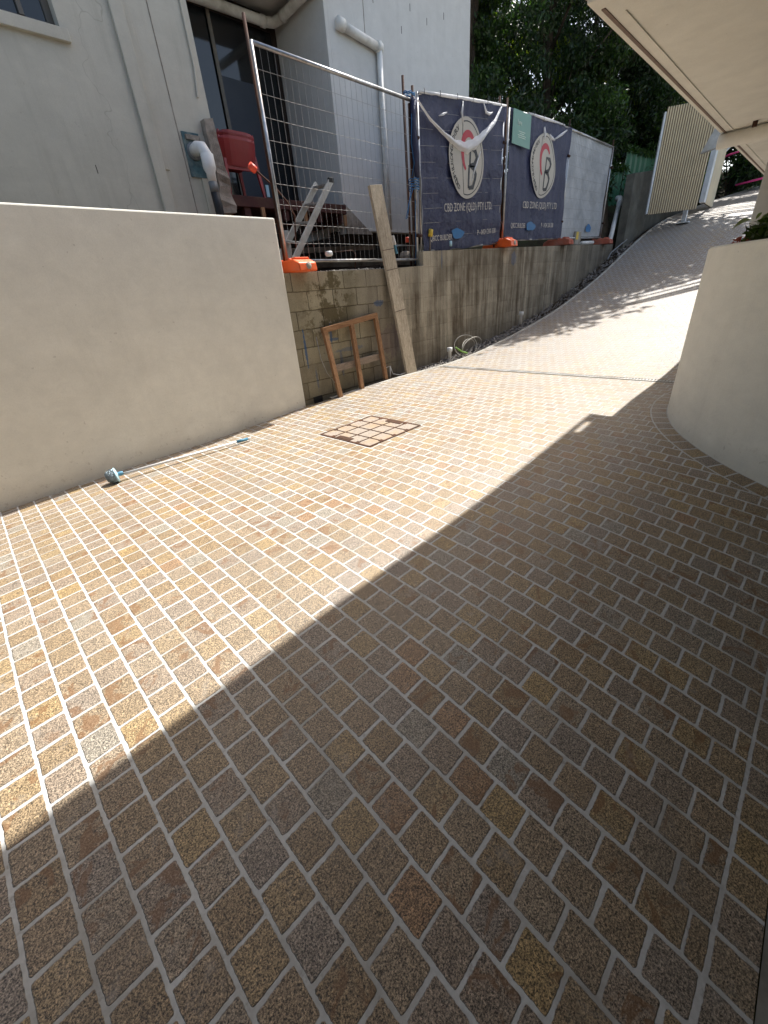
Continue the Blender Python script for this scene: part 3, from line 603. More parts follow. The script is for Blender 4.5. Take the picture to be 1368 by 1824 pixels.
# ------------------------------------------------------------------ red stacking chairs
def chair(x, y, z, label):
    t = thing('plastic_chair', label, 'chair', (x, y, z), 'stacked red plastic chairs'); L = lambda a: [(x+p[0], y+p[1], z+p[2]) for p in a]
    # back toward the camera (-y)
    m = MB(); n = 8; pts = []
    for i in range(n+1):
        u = -1+2*i/n; pts.append((u*.27, -.04+.05*u**4, u))
    for k_, (zz0, sc, off) in enumerate(((.34, .88, .05), (.48, .92, .02), (.59, .94, 0), (.62, .92, 0))):
        for (a, b, u) in pts: m.v.append((x+a*sc, y+b+off, z+zz0-(.025*u**6 if k_ == 3 else 0)))
    for k_ in range(3):
        for i in range(n): o = k_*(n+1)+i; m.f.append((o, o+1, o+n+2, o+n+1))
    o = m.obj('backrest', 'red', t, 0, False); md = o.modifiers.new('solid', 'SOLIDIFY'); md.thickness = .012
    MB().box(x-.225, x+.225, y+.02, y+.43, z+.37, z+.40).obj('seat', 'red', t, .012)
    MB().box(x-.225, x+.225, y+.012, y+.03, z+.30, z+.385).obj('apron', 'red', t, .004)
    for s in (-1, 1):
        MB().tube(L([(s*.235, .0, .62), (s*.245, .02, .55), (s*.245, .20, .545), (s*.245, .40, .53), (s*.245, .44, .40)]), [.016, .022, .026, .024, .02], 8).obj('armrest', 'red', t, 0, True)
        for (yy, ty) in ((.0, -.035), (.42, .46)):
            MB().hexa(L([(s*.215-.02, yy-.015, .40), (s*.215+.02, yy-.015, .40), (s*.215+.02, yy+.02, .40), (s*.215-.02, yy+.02, .40)]),
                      L([(s*.255-.013, ty-.012, 0), (s*.255+.013, ty-.012, 0), (s*.255+.013, ty+.014, 0), (s*.255-.013, ty+.014, 0)])).obj('leg', 'red', t, .004)
    return t
chair(3.66, 5.90, 2.715, 'lower red plastic armchair of the pair stacked on the balcony')
chair(3.71, 5.97, 2.790, 'upper red plastic armchair resting on another on the balcony')

# ------------------------------------------------------------------ temporary mesh fence
YW = 4.58
def fence(label, x0, x1, zb0, zt0, zb1, zt1, wy=-.003):
    t = thing('mesh_fence', label, 'fence', (x0, YW, zb0), 'temporary mesh fence panels on the wall'); r = .019
    zt = lambda x: zt0+(zt1-zt0)*(x-x0)/(x1-x0); zb = lambda x: zb0+(zb1-zb0)*(x-x0)/(x1-x0)
    for x in (x0, x1): MB().tube([(x, YW, zb(x)-.12), (x, YW, zt(x)+.01)], r, 10).obj('post', 'galv', t, 0, True)
    MB().tube([(x0, YW, zt0), (x1, YW, zt1)], r, 10).obj('top_rail', 'galv', t, 0, True)
    MB().tube([(x0, YW, zb0), (x1, YW, zb1)], r*.9, 10).obj('bottom_rail', 'galv', t, 0, True)
    m = MB(); n = int((x1-x0)/.083); rr = random.Random(int(x0*10))
    for i in range(1, n):
        x = x0+(x1-x0)*i/n; w = [(x+rr.uniform(-.004, .004), YW+.004, zb(x)+(zt(x)-zb(x))*k_/4) for k_ in range(5)]; m.tube(w, .0020, 4, False)
    o = m.obj('wire_mesh', 'wire', t, 0, False, False)
    m = MB(); k_ = 10
    for i in range(1, k_):
        m.tube([(x0+(x1-x0)*q/6, YW+wy*.72+rr.uniform(-.003, .003), zb(x0+(x1-x0)*q/6)+(zt(x0+(x1-x0)*q/6)-zb(x0+(x1-x0)*q/6))*i/k_+rr.uniform(-.004, .004)) for q in range(7)], .0020, 4, False)
    m.obj('wire_mesh', 'wire', t, 0, False, False)
    for zz in (.3, 1.4):
        MB().tube([(x1-.02, YW-.02, zb(x1)+zz), (x1+.075, YW-.02, zb(x1)+zz)], .022, 8).obj('clamp', 'rust', t, 0, True)
    return t
fence('open mesh fence panel in front of the ladder and the red chairs', 3.205, 5.56, 1.89, 3.66, 1.88, 3.64)
fence('mesh fence panel behind the banner with the big fold painted sunlit', 5.66, 7.86, 1.98, 3.73, 2.11, 3.955, -.036)
fence('mesh fence panel behind the banner with the small green sign', 8.03, 10.43, 2.15, 3.955, 2.225, 4.045)
fence('farthest mesh fence panel, covered by pale grey shade cloth', 10.50, 12.92, 2.225, 4.04, 2.28, 4.055)
def foot(x, zt, mat, label):
    t = thing('fence_block', label, 'fence foot', (x, YW, zt), 'plastic feet of the temporary fence'); m = MB()
    prof = [(-.30, 0), (-.285, .085), (-.19, .125), (.19, .125), (.285, .085), (.30, 0)]
    m.prism([(x-.125, YW+a, zt+b) for a, b in prof], (.25, 0, 0)); m.obj('foot_block', mat, t, .014)
    MB().lathe([(0, .004), (.034, .004), (.036, 0)], (x+.01, YW-.299+.0+.006, zt+.055), (0, -1, 0.1), 20).obj('filler_plug', 'kerb' if mat == 'orange' else mat, t, 0, True)
    for s in (-1, 1): MB().box(x-.10, x+.10, YW+s*.16-.035, YW+s*.16+.035, zt+.118, zt+.146).obj('rib', mat, t, .008)
    MB().tube([(x-.04, YW, zt+.10), (x-.04, YW, zt+.15)], .03, 12).tube([(x+.04, YW, zt+.10), (x+.04, YW, zt+.15)], .03, 12).obj('socket', mat, t, 0, True)
    return t
foot(3.275, 1.766, 'orange', 'bright orange fence foot at the end of the cream wall')
foot(7.95, 2.035, 'orange', 'bright orange fence foot between the two navy banners')
foot(10.45, 2.085, 'dustyred', 'dusty red fence foot under the right edge of the second banner')
foot(12.93, 2.12, 'dustyred', 'dusty red fence foot at the far end beside the white leaning pipe')
def rod(pts, r, name, label, cat, mat='rust', group='steel rods beside the fence posts'):
    return tag(MB().tube(pts, r, 8).obj(name, mat, None, 0, True), label, cat, group)
rod([(3.205, YW+.05, 1.78), (3.20, YW+.045, 3.86)], .016, 'steel_rod', 'rusty steel rod against the leftmost fence post', 'rod')
rod([(5.47, YW+.05, 1.8), (5.44, YW+.05, 3.87)], .017, 'steel_rod', 'taller rusty rod of the pair tied with blue rope', 'rod')
rod([(5.62, YW+.04, 1.8), (5.60, YW+.03, 3.80)], .017, 'steel_rod', 'shorter rusty rod of the pair tied with blue rope', 'rod')
rod([(7.83, YW+.05, 2.05), (7.80, YW+.05, 4.08)], .018, 'steel_rod', 'left steel rod standing in the gap between the navy banners', 'rod')
rod([(8.03, YW+.05, 2.05), (8.04, YW+.05, 4.10)], .018, 'steel_rod', 'right steel rod standing in the gap between the navy banners', 'rod')
rod([(10.46, YW+.05, 2.1), (10.50, YW+.05, 4.20)], .018, 'steel_rod', 'steel rod where the second banner meets the grey cloth', 'rod')
rod([(12.95, YW+.04, 2.1), (12.96, YW+.03, 4.20)], .018, 'steel_rod', 'steel rod at the far end of the fence', 'rod')
# star picket, blue ties
tag(MB().box(5.52, 5.55, YW+.02, YW+.05, 1.8, 3.62).box(5.505, 5.565, YW+.015, YW+.02, 1.8, 3.62).obj('star_picket', 'rust'), 'dark steel picket between the tied posts', 'post')
def rope(name, label, loops, tail=None):
    m = MB()
    for (c, rx, ry, tz, turns) in loops:
        pts = [(c[0]+rx*math.cos(a*.5), c[1]+ry*math.sin(a*.5), c[2]+tz*a/(turns*12.6)+.008*math.sin(a*3)) for a in range(int(turns*12.6)+1)]; m.tube(pts, .0055, 6)
    for t_ in tail or []: m.tube(t_, .0045, 6)
    return tag(m.obj(name, 'blue', None, 0, True), label, 'rope', 'blue rope ties')
rope('rope_tie', 'pale blue rope lashing the tops of the two rusty rods', [((5.53, YW+.03, 3.69), .10, .05, .03, 3)], [[(5.60, YW, 3.70), (5.58, YW-.01, 3.62), (5.54, YW-.02, 3.58)]])
rope('rope_tie', 'blue rope wound round the fence posts at mid height with a hanging loop', [((5.53, YW, 2.70), .09, .06, .14, 5)],
     [[(5.45, YW-.03, 2.78), (5.38, YW-.05, 2.62), (5.30, YW-.05, 2.42), (5.27, YW-.05, 2.36), (5.31, YW-.05, 2.38), (5.36, YW-.05, 2.56), (5.46, YW-.04, 2.72)], [(5.50, YW-.03, 3.5), (5.47, YW-.03, 3.2), (5.52, YW-.03, 3.0), (5.46, YW-.03, 2.85)]])
rope('rope_tie', 'blue rope hanging low behind the orange-capped bar', [], [[(5.52, YW-.03, 2.6), (5.50, YW-.03, 2.3), (5.51, YW-.02, 2.0), (5.50, YW, 1.82)]])
# rolled end of the banner between the posts
m = MB().tube([(5.55, YW-.02, 3.66), (5.54, YW-.02, 3.4), (5.57, YW-.02, 3.1), (5.58, YW-.02, 2.85)], [.045, .035, .05, .04], 8)
tag(m.obj('rolled_sheet', 'navy', None, 0, True), 'rolled navy sheeting tied between the two posts', 'sheet')

# ------------------------------------------------------------------ banners
def cloth(x0, x1, zbf, ztf, yf, name, mat, parent, nx=60, nz=46, th=0.0):
    m = MB()
    for i in range(nx+1):
        x = x0+(x1-x0)*i/nx
        for j in range(nz+1):
            v = j/nz; z = zbf(x)+(ztf(x)-zbf(x))*v; m.v.append((x, yf(x, z, v), z))
    for i in range(nx):
        for j in range(nz): o = i*(nz+1)+j; m.f.append((o, o+nz+1, o+nz+2, o+1))
    return m.obj(name, mat, parent, 0, True)
def stroke(m, pts, w, y, close=False):      # flat ribbon in the plane y, pts (x,z); w half width (number or list)
    n = len(pts); ws = w if isinstance(w, (list, tuple)) else [w]*n; o = len(m.v)
    for i in range(n):
        a = Vector(pts[(i-1) % n] if (close or i > 0) else pts[i]); b = Vector(pts[(i+1) % n] if (close or i < n-1) else pts[i]); d = (b-a).normalized(); nn = Vector((-d.y, d.x)); p = Vector(pts[i])
        for s in (1, -1): q = p+nn*ws[i]*s; m.v.append((q.x, y, q.y))
    for i in range(n if close else n-1):
        a = o+2*i; b = o+2*((i+1) % n); m.f.append((a, b, b+1, a+1))
def emblem(parent, cx, cz, rx, rz, y, wav, letters, shift):
    E = lambda a, k_=1.0: (cx+rx*k_*(math.cos(a)+wav*math.cos(3*a+1)*.5), cz+rz*k_*math.sin(a))
    m = MB(); pts = [E(2*math.pi*i/48) for i in range(48)]; m.v = [(p[0], y, p[1]) for p in pts]; m.f = [tuple(range(48))]
    m.obj('emblem_oval', 'emb', parent)
    y2 = y-.0015; m = MB(); rxx = rx*.06
    right = [E(a, .90) for a in np.linspace(-1.75, 1.85, 30)]
    stroke(m, right+[(cx-rx*.27, cz+rz*.84), (cx-rx*.28, cz+rz*.2), (cx-rx*.22, cz-rz*.5), right[0]], .007, y2)
    m.obj('emblem_outline', 'embblk', parent)
    m = MB(); C = []; Wd = []
    for i in range(17):
        a = math.radians(25+i*(245-25)/16); C.append((cx+rx*(.08+.36*math.cos(a)), cz+rz*(.26+.36*math.sin(a)*(1 if a < math.pi else 1.6)))); Wd.append(.016+.030*math.sin(math.pi*(i+1)/18))
    stroke(m, C, Wd, y2-.0005); m.obj('emblem_letter', 'embred', parent)
    m = MB(); y3 = y2-.0012
    def Dl(zt_, zb_, lx, rx_):
        out = [(cx+rx*lx, cz+rz*zb_), (cx+rx*(lx+.02), cz+rz*zt_), (cx+rx*(rx_-.12), cz+rz*(zt_-.03)), (cx+rx*rx_, cz+rz*(zt_-.18)), (cx+rx*(rx_-.02), cz+rz*((zt_+zb_)/2)), (cx+rx*(rx_-.16), cz+rz*(zb_+.04)), (cx+rx*lx, cz+rz*zb_)]
        stroke(m, out, [.022, .024, .036, .036, .028, .032, .022], y3)
    Dl(.28, -.14, .16+shift, .58+shift); Dl(-.16, -.72, .10+shift, .52+shift)
    m.obj('emblem_letter', 'embblk', parent)
    m0 = []
    n = len(letters)
    for i, ch in enumerate(letters):
        if ch == ' ': continue
        a = math.radians(238-(238-128)*i/(n-1)); px, pz = E(a, .80); tx, tz = rx*math.sin(a), -rz*math.cos(a); ang = math.atan2(-tz, -tx)
        ang = math.atan2(rz*-math.cos(a), rx*math.sin(a))
        R = Matrix.Rotation(-ang, 4, 'Y')
        o = text_mesh(ch, .088, 'embblk', (px, y2-.0006, pz), None, 'tmp', 1.0, R, 'C'); m0.append(o)
    vs, fs = [], []
    for o in m0:
        k_ = len(vs); vs += [tuple(v.co) for v in o.data.vertices]; fs += [tuple(i+k_ for i in p.vertices) for p in o.data.polygons]; bpy.data.objects.remove(o)
    q = MB(); q.v = vs; q.f = fs; q.obj('emblem_lettering', 'embblk', parent, 0, False, False)
def lerp(x, x0, x1, a, b): return a+(b-a)*(x-x0)/(x1-x0)
BN = thing('banner', 'navy builder banner with a large fold, painted sunlit, sagging across its oval emblem', 'banner', (5.7, 4.56, 2))
def yb1(x, z, v): return 4.556+.006*math.sin(x*31+math.sin(z*4)*1.5)*(1.1-v)+.010*math.sin(x*9+z*2)+.006*math.sin(x*23+1)*math.sin(z*3)+.010*math.sin(z*17.5)+.012*max(0, .2-v)*math.sin(x*14)*4
cloth(5.665, 7.87+.02, lambda x: lerp(x, 5.66, 7.9, 1.945, 2.125)+.012*math.sin(x*9), lambda x: lerp(x, 5.66, 7.87, 3.735, 3.965), yb1, 'banner_cloth', 'navy', BN)
MB().tube([(5.66, 4.553, 3.74), (6.4, 4.55, 3.815), (7.1, 4.55, 3.885), (7.88, 4.553, 3.962)], [.014, .021, .021, .013], 8).obj('painted_sun_hem', 'fold', BN, 0, True)  # sun along the top hem painted as white cloth
emblem(BN, 6.76, 3.17, .465, .485, 4.528, .05, 'COCQUIM BUILDING AND GROV', 0.0)
# swag fold, its sunlight painted in as white cloth
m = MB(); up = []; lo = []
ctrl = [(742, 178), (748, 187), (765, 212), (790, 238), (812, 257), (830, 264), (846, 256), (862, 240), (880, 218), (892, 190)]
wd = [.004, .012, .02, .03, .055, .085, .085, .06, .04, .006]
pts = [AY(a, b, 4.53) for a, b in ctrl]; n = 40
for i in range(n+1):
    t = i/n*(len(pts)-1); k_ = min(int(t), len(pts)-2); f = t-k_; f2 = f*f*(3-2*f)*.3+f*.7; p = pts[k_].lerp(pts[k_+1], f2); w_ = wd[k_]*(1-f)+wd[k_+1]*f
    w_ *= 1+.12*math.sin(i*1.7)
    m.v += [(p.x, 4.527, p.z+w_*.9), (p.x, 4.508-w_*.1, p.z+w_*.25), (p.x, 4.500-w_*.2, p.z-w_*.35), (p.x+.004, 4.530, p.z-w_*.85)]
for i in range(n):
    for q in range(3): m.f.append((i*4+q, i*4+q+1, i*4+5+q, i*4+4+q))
m.obj('painted_sun_fold', 'fold', BN, 0, True)
m = MB(); 
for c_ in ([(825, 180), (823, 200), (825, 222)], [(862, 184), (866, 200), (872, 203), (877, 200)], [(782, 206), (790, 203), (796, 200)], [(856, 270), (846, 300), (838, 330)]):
    q = [AY(a, b, 4.527) for a, b in c_]; MB().tube(q, [.006]+[.017]*(len(q)-2)+[.007], 6).obj('painted_sun_crease', 'fold', BN, 0, True)  # sun catching the creases, painted as white strokes
text_mesh('CBD ZONE (QLD) PTY LTD.', .150, 'btext', (6.16, 4.520, 2.485), BN, 'company_name', .74, Matrix.Rotation(-.075, 4, 'Y'))
text_mesh('QBCC BUILDER', .105, 'btext', (5.80, 4.520, 2.105), BN, 'licence_text', .78, Matrix.Rotation(-.06, 4, 'Y'))
text_mesh('P - 0424 200 338', .105, 'btext', (7.09, 4.520, 2.21), BN, 'phone_number', .80, Matrix.Rotation(-.08, 4, 'Y'))
def blob(cx, cz, rx, rz, y, mat, parent, seed):
    rr = random.Random(seed); m = MB(); k_ = 40
    for i in range(k_): a = 2*math.pi*i/k_; j = 1+.08*math.sin(3*a+seed)+.06*math.sin(5*a)+rr.uniform(-.05, .05); m.v.append((cx+rx*j*math.cos(a), y, cz+rz*j*math.sin(a)))
    m.f = [tuple(range(k_))]; m.obj('paint_patch', mat, parent)
blob(6.52, 2.22, .165, .07, 4.520, 'bblue', BN, 1)
BN2 = thing('banner', 'navy builder banner with a narrow emblem and a green sign on its top left corner', 'banner', (8.03, 4.56, 2.1))
def yb2(x, z, v): return 4.552+.012*math.sin(x*7+z*3)+.006*math.sin(x*19+z*5)+.004*math.sin(z*13)
cloth(8.035, 10.46, lambda x: lerp(x, 8.03, 10.45, 2.14, 2.235)+.01*math.sin(x*6), lambda x: lerp(x, 8.03, 10.45, 3.96, 4.05), yb2, 'banner_cloth', 'navy', BN2)
MB().tube([(8.65, 4.548, 3.985), (9.4, 4.545, 4.015), (10.1, 4.548, 4.04)], [.018, .021, .012], 8).obj('painted_sun_hem', 'fold', BN2, 0, True)  # top hem whitened to paint the sun on it
emblem(BN2, 9.31, 3.335, .50, .485, 4.526, .16, 'COCQUIM BUILDING AND GROV', .02)
text_mesh('CBD ZONE (QLD) PTY LTD', .150, 'btext', (8.60, 4.520, 2.66), BN2, 'company_name', .80, Matrix.Rotation(-.04, 4, 'Y'))
text_mesh('QBCC BUILDER', .11, 'btext', (8.20, 4.520, 2.345), BN2, 'licence_text', .74, Matrix.Rotation(-.02, 4, 'Y'))
text_mesh('P - 0424 200 338', .11, 'btext', (9.42, 4.520, 2.385), BN2, 'phone_number', .72, Matrix.Rotation(-.03, 4, 'Y'))
blob(8.98, 2.39, .19, .07, 4.520, 'bblue', BN2, 2)
m = MB()
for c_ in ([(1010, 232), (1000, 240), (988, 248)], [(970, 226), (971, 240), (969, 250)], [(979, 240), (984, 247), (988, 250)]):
    q = [AY(a, b, 4.525) for a, b in c_]; MB().tube(q, [.012]+[.026]*(len(q)-2)+[.012], 6).obj('painted_sun_crease', 'fold', BN2, 0, True)  # white strokes painting sunlight on the wrinkles
SG = thing('green_sign', 'small pale green sign fixed to the top left of the second navy banner', 'sign', (8.35, 4.51, 3.7))
m = MB().prism([(8.045, 4.506, 3.515), (8.05, 4.506, 3.95), (8.66, 4.506, 3.955), (8.675, 4.506, 3.505)], (0, .006, 0)); m.obj('sign_board', 'sgreen', SG)
text_mesh('hyre', .095, 'stext', (8.20, 4.503, 3.775), SG, 'heading_text', .85)
m = MB()
for z_, a, b in ((3.69, 8.25, 8.48), (3.665, 8.29, 8.44), (3.64, 8.22, 8.51), (3.615, 8.25, 8.5)): m.box(a, b, 4.5035, 4.5055, z_, z_+.008)
m.obj('small_print', 'stext', SG)
SC = thing('shade_cloth', 'pale grey shade cloth hung over the last fence panel with a blue paint mark', 'cloth', (11.7, 4.6, 3))
cloth(10.48, 12.90, lambda x: lerp(x, 10.5, 12.9, 2.25, 2.31), lambda x: lerp(x, 10.5, 12.9, 4.03, 4.04), lambda x, z, v: 4.605+.008*math.sin(x*5+z*4)+.005*math.sin(z*9), 'cloth_sheet', 'shade', SC)
blob(12.05, 2.45, .16, .08, 4.575, 'bblue', SC, 3)

for BNx, xs_, zf_ in ((BN, (5.75, 6.1, 6.5, 6.9, 7.3, 7.7), lambda x: 3.735+(x-5.66)*.104), (BN2, (8.8, 9.2, 9.6, 10.0, 10.35), lambda x: 3.962+(x-8.03)*.037)):
    for x_ in xs_: MB().tube([(x_, 4.54, zf_(x_)-.035), (x_+.004, 4.53, zf_(x_)+.02), (x_+.012, 4.545, zf_(x_)+.045)], .004, 5).obj('cable_tie', 'black', BNx)
# ------------------------------------------------------------------ bars with caps on the wall
def capped(pts, cap, capmat, name, label, r=.007, cr=.018, cl=.06, ax=None):
    t = thing(name, label, 'steel bar', pts[0]); MB().tube(pts, r, 6).obj('bar', 'timbg' if capmat == 'yellow' else 'rust', t, 0, True)
    MB().lathe([(0, cl/2), (cr*.85, cl/2), (cr, cl/2-.006), (cr, -cl/2), (0, -cl/2)], cap, ax or (0, 0, 1), 12).obj('cap', capmat, t, 0, True); return t
P_ = AY
capped([P_(527, 440, 4.72), P_(525, 385, 4.72), P_(512, 360, 4.72), P_(489, 333, 4.72), P_(455, 303, 4.72)], P_(450, 299, 4.72), 'coral', 'bent_bar', 'bent rusty bar with an orange cap beside the red chairs', .009, .035, .075, (.8, 0, -.5))
capped([P_(633, 478, 4.60), P_(633, 452, 4.60), P_(628, 446, 4.60), P_(595, 449, 4.60)], P_(586, 452, 4.60), 'white', 'bent_bar', 'bar bent level over the low wall with a can on its end', .007, .030, .085, (1, .1, .08))
capped([P_(766, 448, 4.53), P_(766, 422, 4.53)], P_(767, 415, 4.53), 'yellow', 'capped_bar', 'upright bar with a yellow cap in front of the first banner', .010, .035, .09, (.25, 0, 1))
capped([P_(727, 462, 4.7), P_(726, 435, 4.7)], P_(726, 427, 4.7), 'coral', 'capped_bar', 'short bar with an orange cap left of the tied posts', .008, .035, .06, (0, 0, 1))
tag(MB().lathe([(0, .04), (.028, .035), (.032, -.035), (0, -.04)], P_(802, 434, 4.55), (0, 0, 1), 14).obj('clear_cup', 'ltblue', None, 0, True), 'small clear cup on the wall below the first banner', 'cup')
BR = thing('scrubbing_brush', 'white and blue brush stuck beside the leaning plank', 'brush', tuple(P_(703, 435, 4.5)))
MB().beam(P_(699, 420, 4.5), P_(703, 436, 4.5), .05, .02).obj('bristle_head', 'white', BR, .003); MB().beam(P_(703, 436, 4.5), P_(707, 452, 4.5), .032, .018).obj('handle', 'grip', BR, .004)
tag(MB().lathe([(0, .07), (.07, .05), (.09, 0), (.08, -.06), (0, -.07)], P_(722, 456, 4.72), (0, 0, 1), 9).obj('stone', 'broken'), 'lump of concrete on the wall ledge by the tied posts', 'stone')
PS = thing('timber_stub', 'short timber stub with a yellow mark standing under the grey shade cloth', 'timber', tuple(P_(1025, 425, 4.62)))
a = P_(1020, 436, 4.60); MB().box(a.x, a.x+.34, 4.56, 4.66, a.z, a.z+.26).obj('stub', 'concrete', PS, .006); MB().box(a.x+.04, a.x+.16, 4.553, 4.559, a.z+.10, a.z+.25).obj('yellow_label', 'yellow', PS)
a = P_(1036, 433, 4.6); tag(MB().tube([a, a+Vector((.7, 0, .02))], .04, 12).obj('pipe_offcut', 'pvc', None, 0, True), 'white pipe offcut lying between the two dusty red fence feet', 'pipe')

# white pipe leaning at the fence end
LP = thing('leaning_pipe', 'long white drain pipe leaning out of the dark bank beyond the fence end', 'pipe', (13.4, 4.5, 2))
a = AY(1086, 430, 4.55); b = AY(1104, 358, 4.75)
MB().tube([a, b], .055, 14).obj('pipe', 'pvc', LP, 0, True); MB().tube([b-Vector((.01, 0, .10)), b, b+Vector((.06, .02, .06)), b+Vector((.1, .12, .08))], .068, 14).obj('elbow', 'pvc', LP, 0, True)

# ------------------------------------------------------------------ leaning plank and timber frame, ladder
pa, pb = AY(733, 666, 4.26), AY(667.5, 330, 4.52); d = (pb-pa).normalized(); n_ = Vector((0, -1, 0)); n_ = (n_-d*n_.dot(d)).normalized(); w_ = d.cross(n_).normalized()
PL = thing('timber_plank', 'long weathered plank leaning against the block wall and fence', 'plank', tuple(pa)); m = MB()
c = lambda o: [o+w_*.112+n_*.022, o-w_*.112+n_*.022, o-w_*.112-n_*.022, o+w_*.112-n_*.022]
o = m.hexa(c(pa-d*.03), c(pb)).obj('board', 'plank', PL, .003)
m = MB()
for t in (.30, .40, .62): q = pa.lerp(pb, 1-t); m.hexa([q+w_*.113+n_*.0235+d*.003, q-w_*.113+n_*.0235+d*.003, q-w_*.113+n_*.0225-d*.003, q+w_*.113+n_*.0225-d*.003], [q+w_*.113+n_*.02+d*.002, q-w_*.113+n_*.02+d*.002, q-w_*.113+n_*.02-d*.002, q+w_*.113+n_*.02-d*.002])
m.obj('saw_mark', 'rust', PL)
TF = thing('timber_trestle', 'reddish timber frame with three legs leaning on the block wall', 'frame', (3.9, 4.3, .3))
bl, bm_, br = AY(607, 706, 4.29), AY(645, 692, 4.30), AY(688, 676, 4.31); tl, tm, tr = AY(578, 590, 4.42), AY(625, 574, 4.42), AY(668, 563, 4.42)
for a, b in ((bl, tl), (bm_, tm), (br, tr)): MB().beam(a-Vector((0, 0, .03)), b, .06, .045, (0, 1, 0)).obj('leg', 'timber', TF, .002)
MB().beam(tl+Vector((-.04, -.0, .01)), tr+Vector((.03, -.0, .01)), .048, .062).obj('rail', 'timberx', TF, .002)
MB().beam(bl.lerp(tl, .42)+Vector((0, .05, 0)), br.lerp(tr, .38)+Vector((0, .05, 0)), .04, .085).obj('rail', 'timbg', TF, .002)
tag(MB().tube([AY(688, 655, 4.40), AY(695, 652, 4.38), AY(700, 666, 4.34), AY(712, 668, 4.30), AY(722, 664, 4.28)], .007, 6).tube([AY(695, 652, 4.38), AY(695, 676, 4.36)], .009, 6).obj('cable', 'white', None, 0, True), 'white cable with a stake between the timber frame and the plank', 'cable')
tag(MB().tube([AY(563, 600, 4.46), AY(572, 640, 4.44), AY(583, 665, 4.40), AY(597, 682, 4.33)], .004, 5).obj('cable', 'galv', None, 0, True), 'thin grey wire hanging left of the timber frame', 'cable')
LD = thing('ladder', 'grey aluminium ladder leaning in the dark space behind the fence', 'ladder', (3.9, 5.1, 1.95))
A1, A2 = AY(589, 322, 5.0), AY(523, 466, 5.0); B1, B2 = AY(564, 328, 5.3), AY(497, 462, 5.3)
for a, b in ((A1, A2), (B1, B2)): MB().beam(a, b, .03, .075, (0, 0, 1)).obj('rail', 'alu', LD, .003)
for t in (.05, .28, .52, .77): MB().beam(A1.lerp(A2, t), B1.lerp(B2, t), .07, .025).obj('rung', 'alu', LD, .002)
MB().box(A1.x-.04, A1.x+.04, 4.98, 5.02, A1.z-.02, A1.z+.03).obj('end_cap', 'black', LD, .004)
a = AY(500, 410, 5.6); tag(MB().box(a.x, a.x+.13, 5.6, 5.64, a.z-.42, a.z).obj('metal_sheet', 'alu', None, .003), 'upright grey metal sheet behind the foot of the ladder', 'sheet')

# ------------------------------------------------------------------ access cover set in the paving
def on(x, y, dz=0.0): return Vector((x, y, ground(x, y)+dz))
MC = thing('access_cover', 'square rusty-edged access cover with paver infill set in the driveway', 'cover', (2.72, 2.93, .28))
c00, c10, c11, c01 = Vector((2.385, 2.60)), Vector((3.045, 2.545)), Vector((3.06, 3.255)), Vector((2.40, 3.33))
def bil(u, v): a = c00.lerp(c10, u); b = c01.lerp(c11, u); q = a.lerp(b, v); return q
def strip(m, p, q, w, h=.006, n=6):
    d = (q-p).normalized(); s = Vector((-d.y, d.x))*w/2; n = 5
    for i in range(n):
        a = p.lerp(q, i/n); b = p.lerp(q, (i+1)/n); top = []; bot = []
        for r_ in (a+s, a-s, b-s, b+s): z = ground(r_.x, r_.y); top.append((r_.x, r_.y, z+h)); bot.append((r_.x, r_.y, z-.01))
        m.hexa(top, bot)
m = MB()
for a, b in (((0, 0), (1, 0)), ((1, 0), (1, 1)), ((1, 1), (0, 1)), ((0, 1), (0, 0))): strip(m, bil(*a), bil(*b), .022)
m.obj('outer_frame', 'iron', MC, 0)
m = MB()
for t in (.25, .5, .75): strip(m, bil(t, .02), bil(t, .98), .009, .0045); strip(m, bil(.02, t), bil(.98, t), .009, .0042)
m.obj('divider', 'iron', MC)
m = MB()
for t in (.25, .5, .75):
    for e in (.03, .97): strip(m, bil(t-.03, e), bil(t+.03, e), .04, .0075); 
for t in (.25, .75):
    for e in (.03, .97): strip(m, bil(e, t-.03), bil(e, t+.03), .04, .0078)
m.obj('lug', 'iron', MC)
for a_ in ((.06, .40, .68), (.94, .30, .60)): m = MB(); strip(m, bil(a_[0], a_[1]), bil(a_[0], a_[2]), .055, .0085); m.obj('lifting_slot', 'iron', MC)
infill = plain('pinkish_infill_stone', (0.36, 0.30, 0.245), .65, 0, .35, 60, .002, .5, (0.40, 0.26, 0.13), 4.0); M['infill'] = infill
m = MB()
for i in range(4):
    for j in range(4):
        u0, v0 = (i+.06)/4, (j+.06)/4; u1, v1 = (i+.94)/4, (j+.94)/4; q = [bil(u0, v0), bil(u1, v0), bil(u1, v1), bil(u0, v1)]
        m.hexa([(p.x, p.y, ground(p.x, p.y)+.0035) for p in q], [(p.x, p.y, ground(p.x, p.y)-.01) for p in q])
m.obj('infill_stone', 'infill', MC)

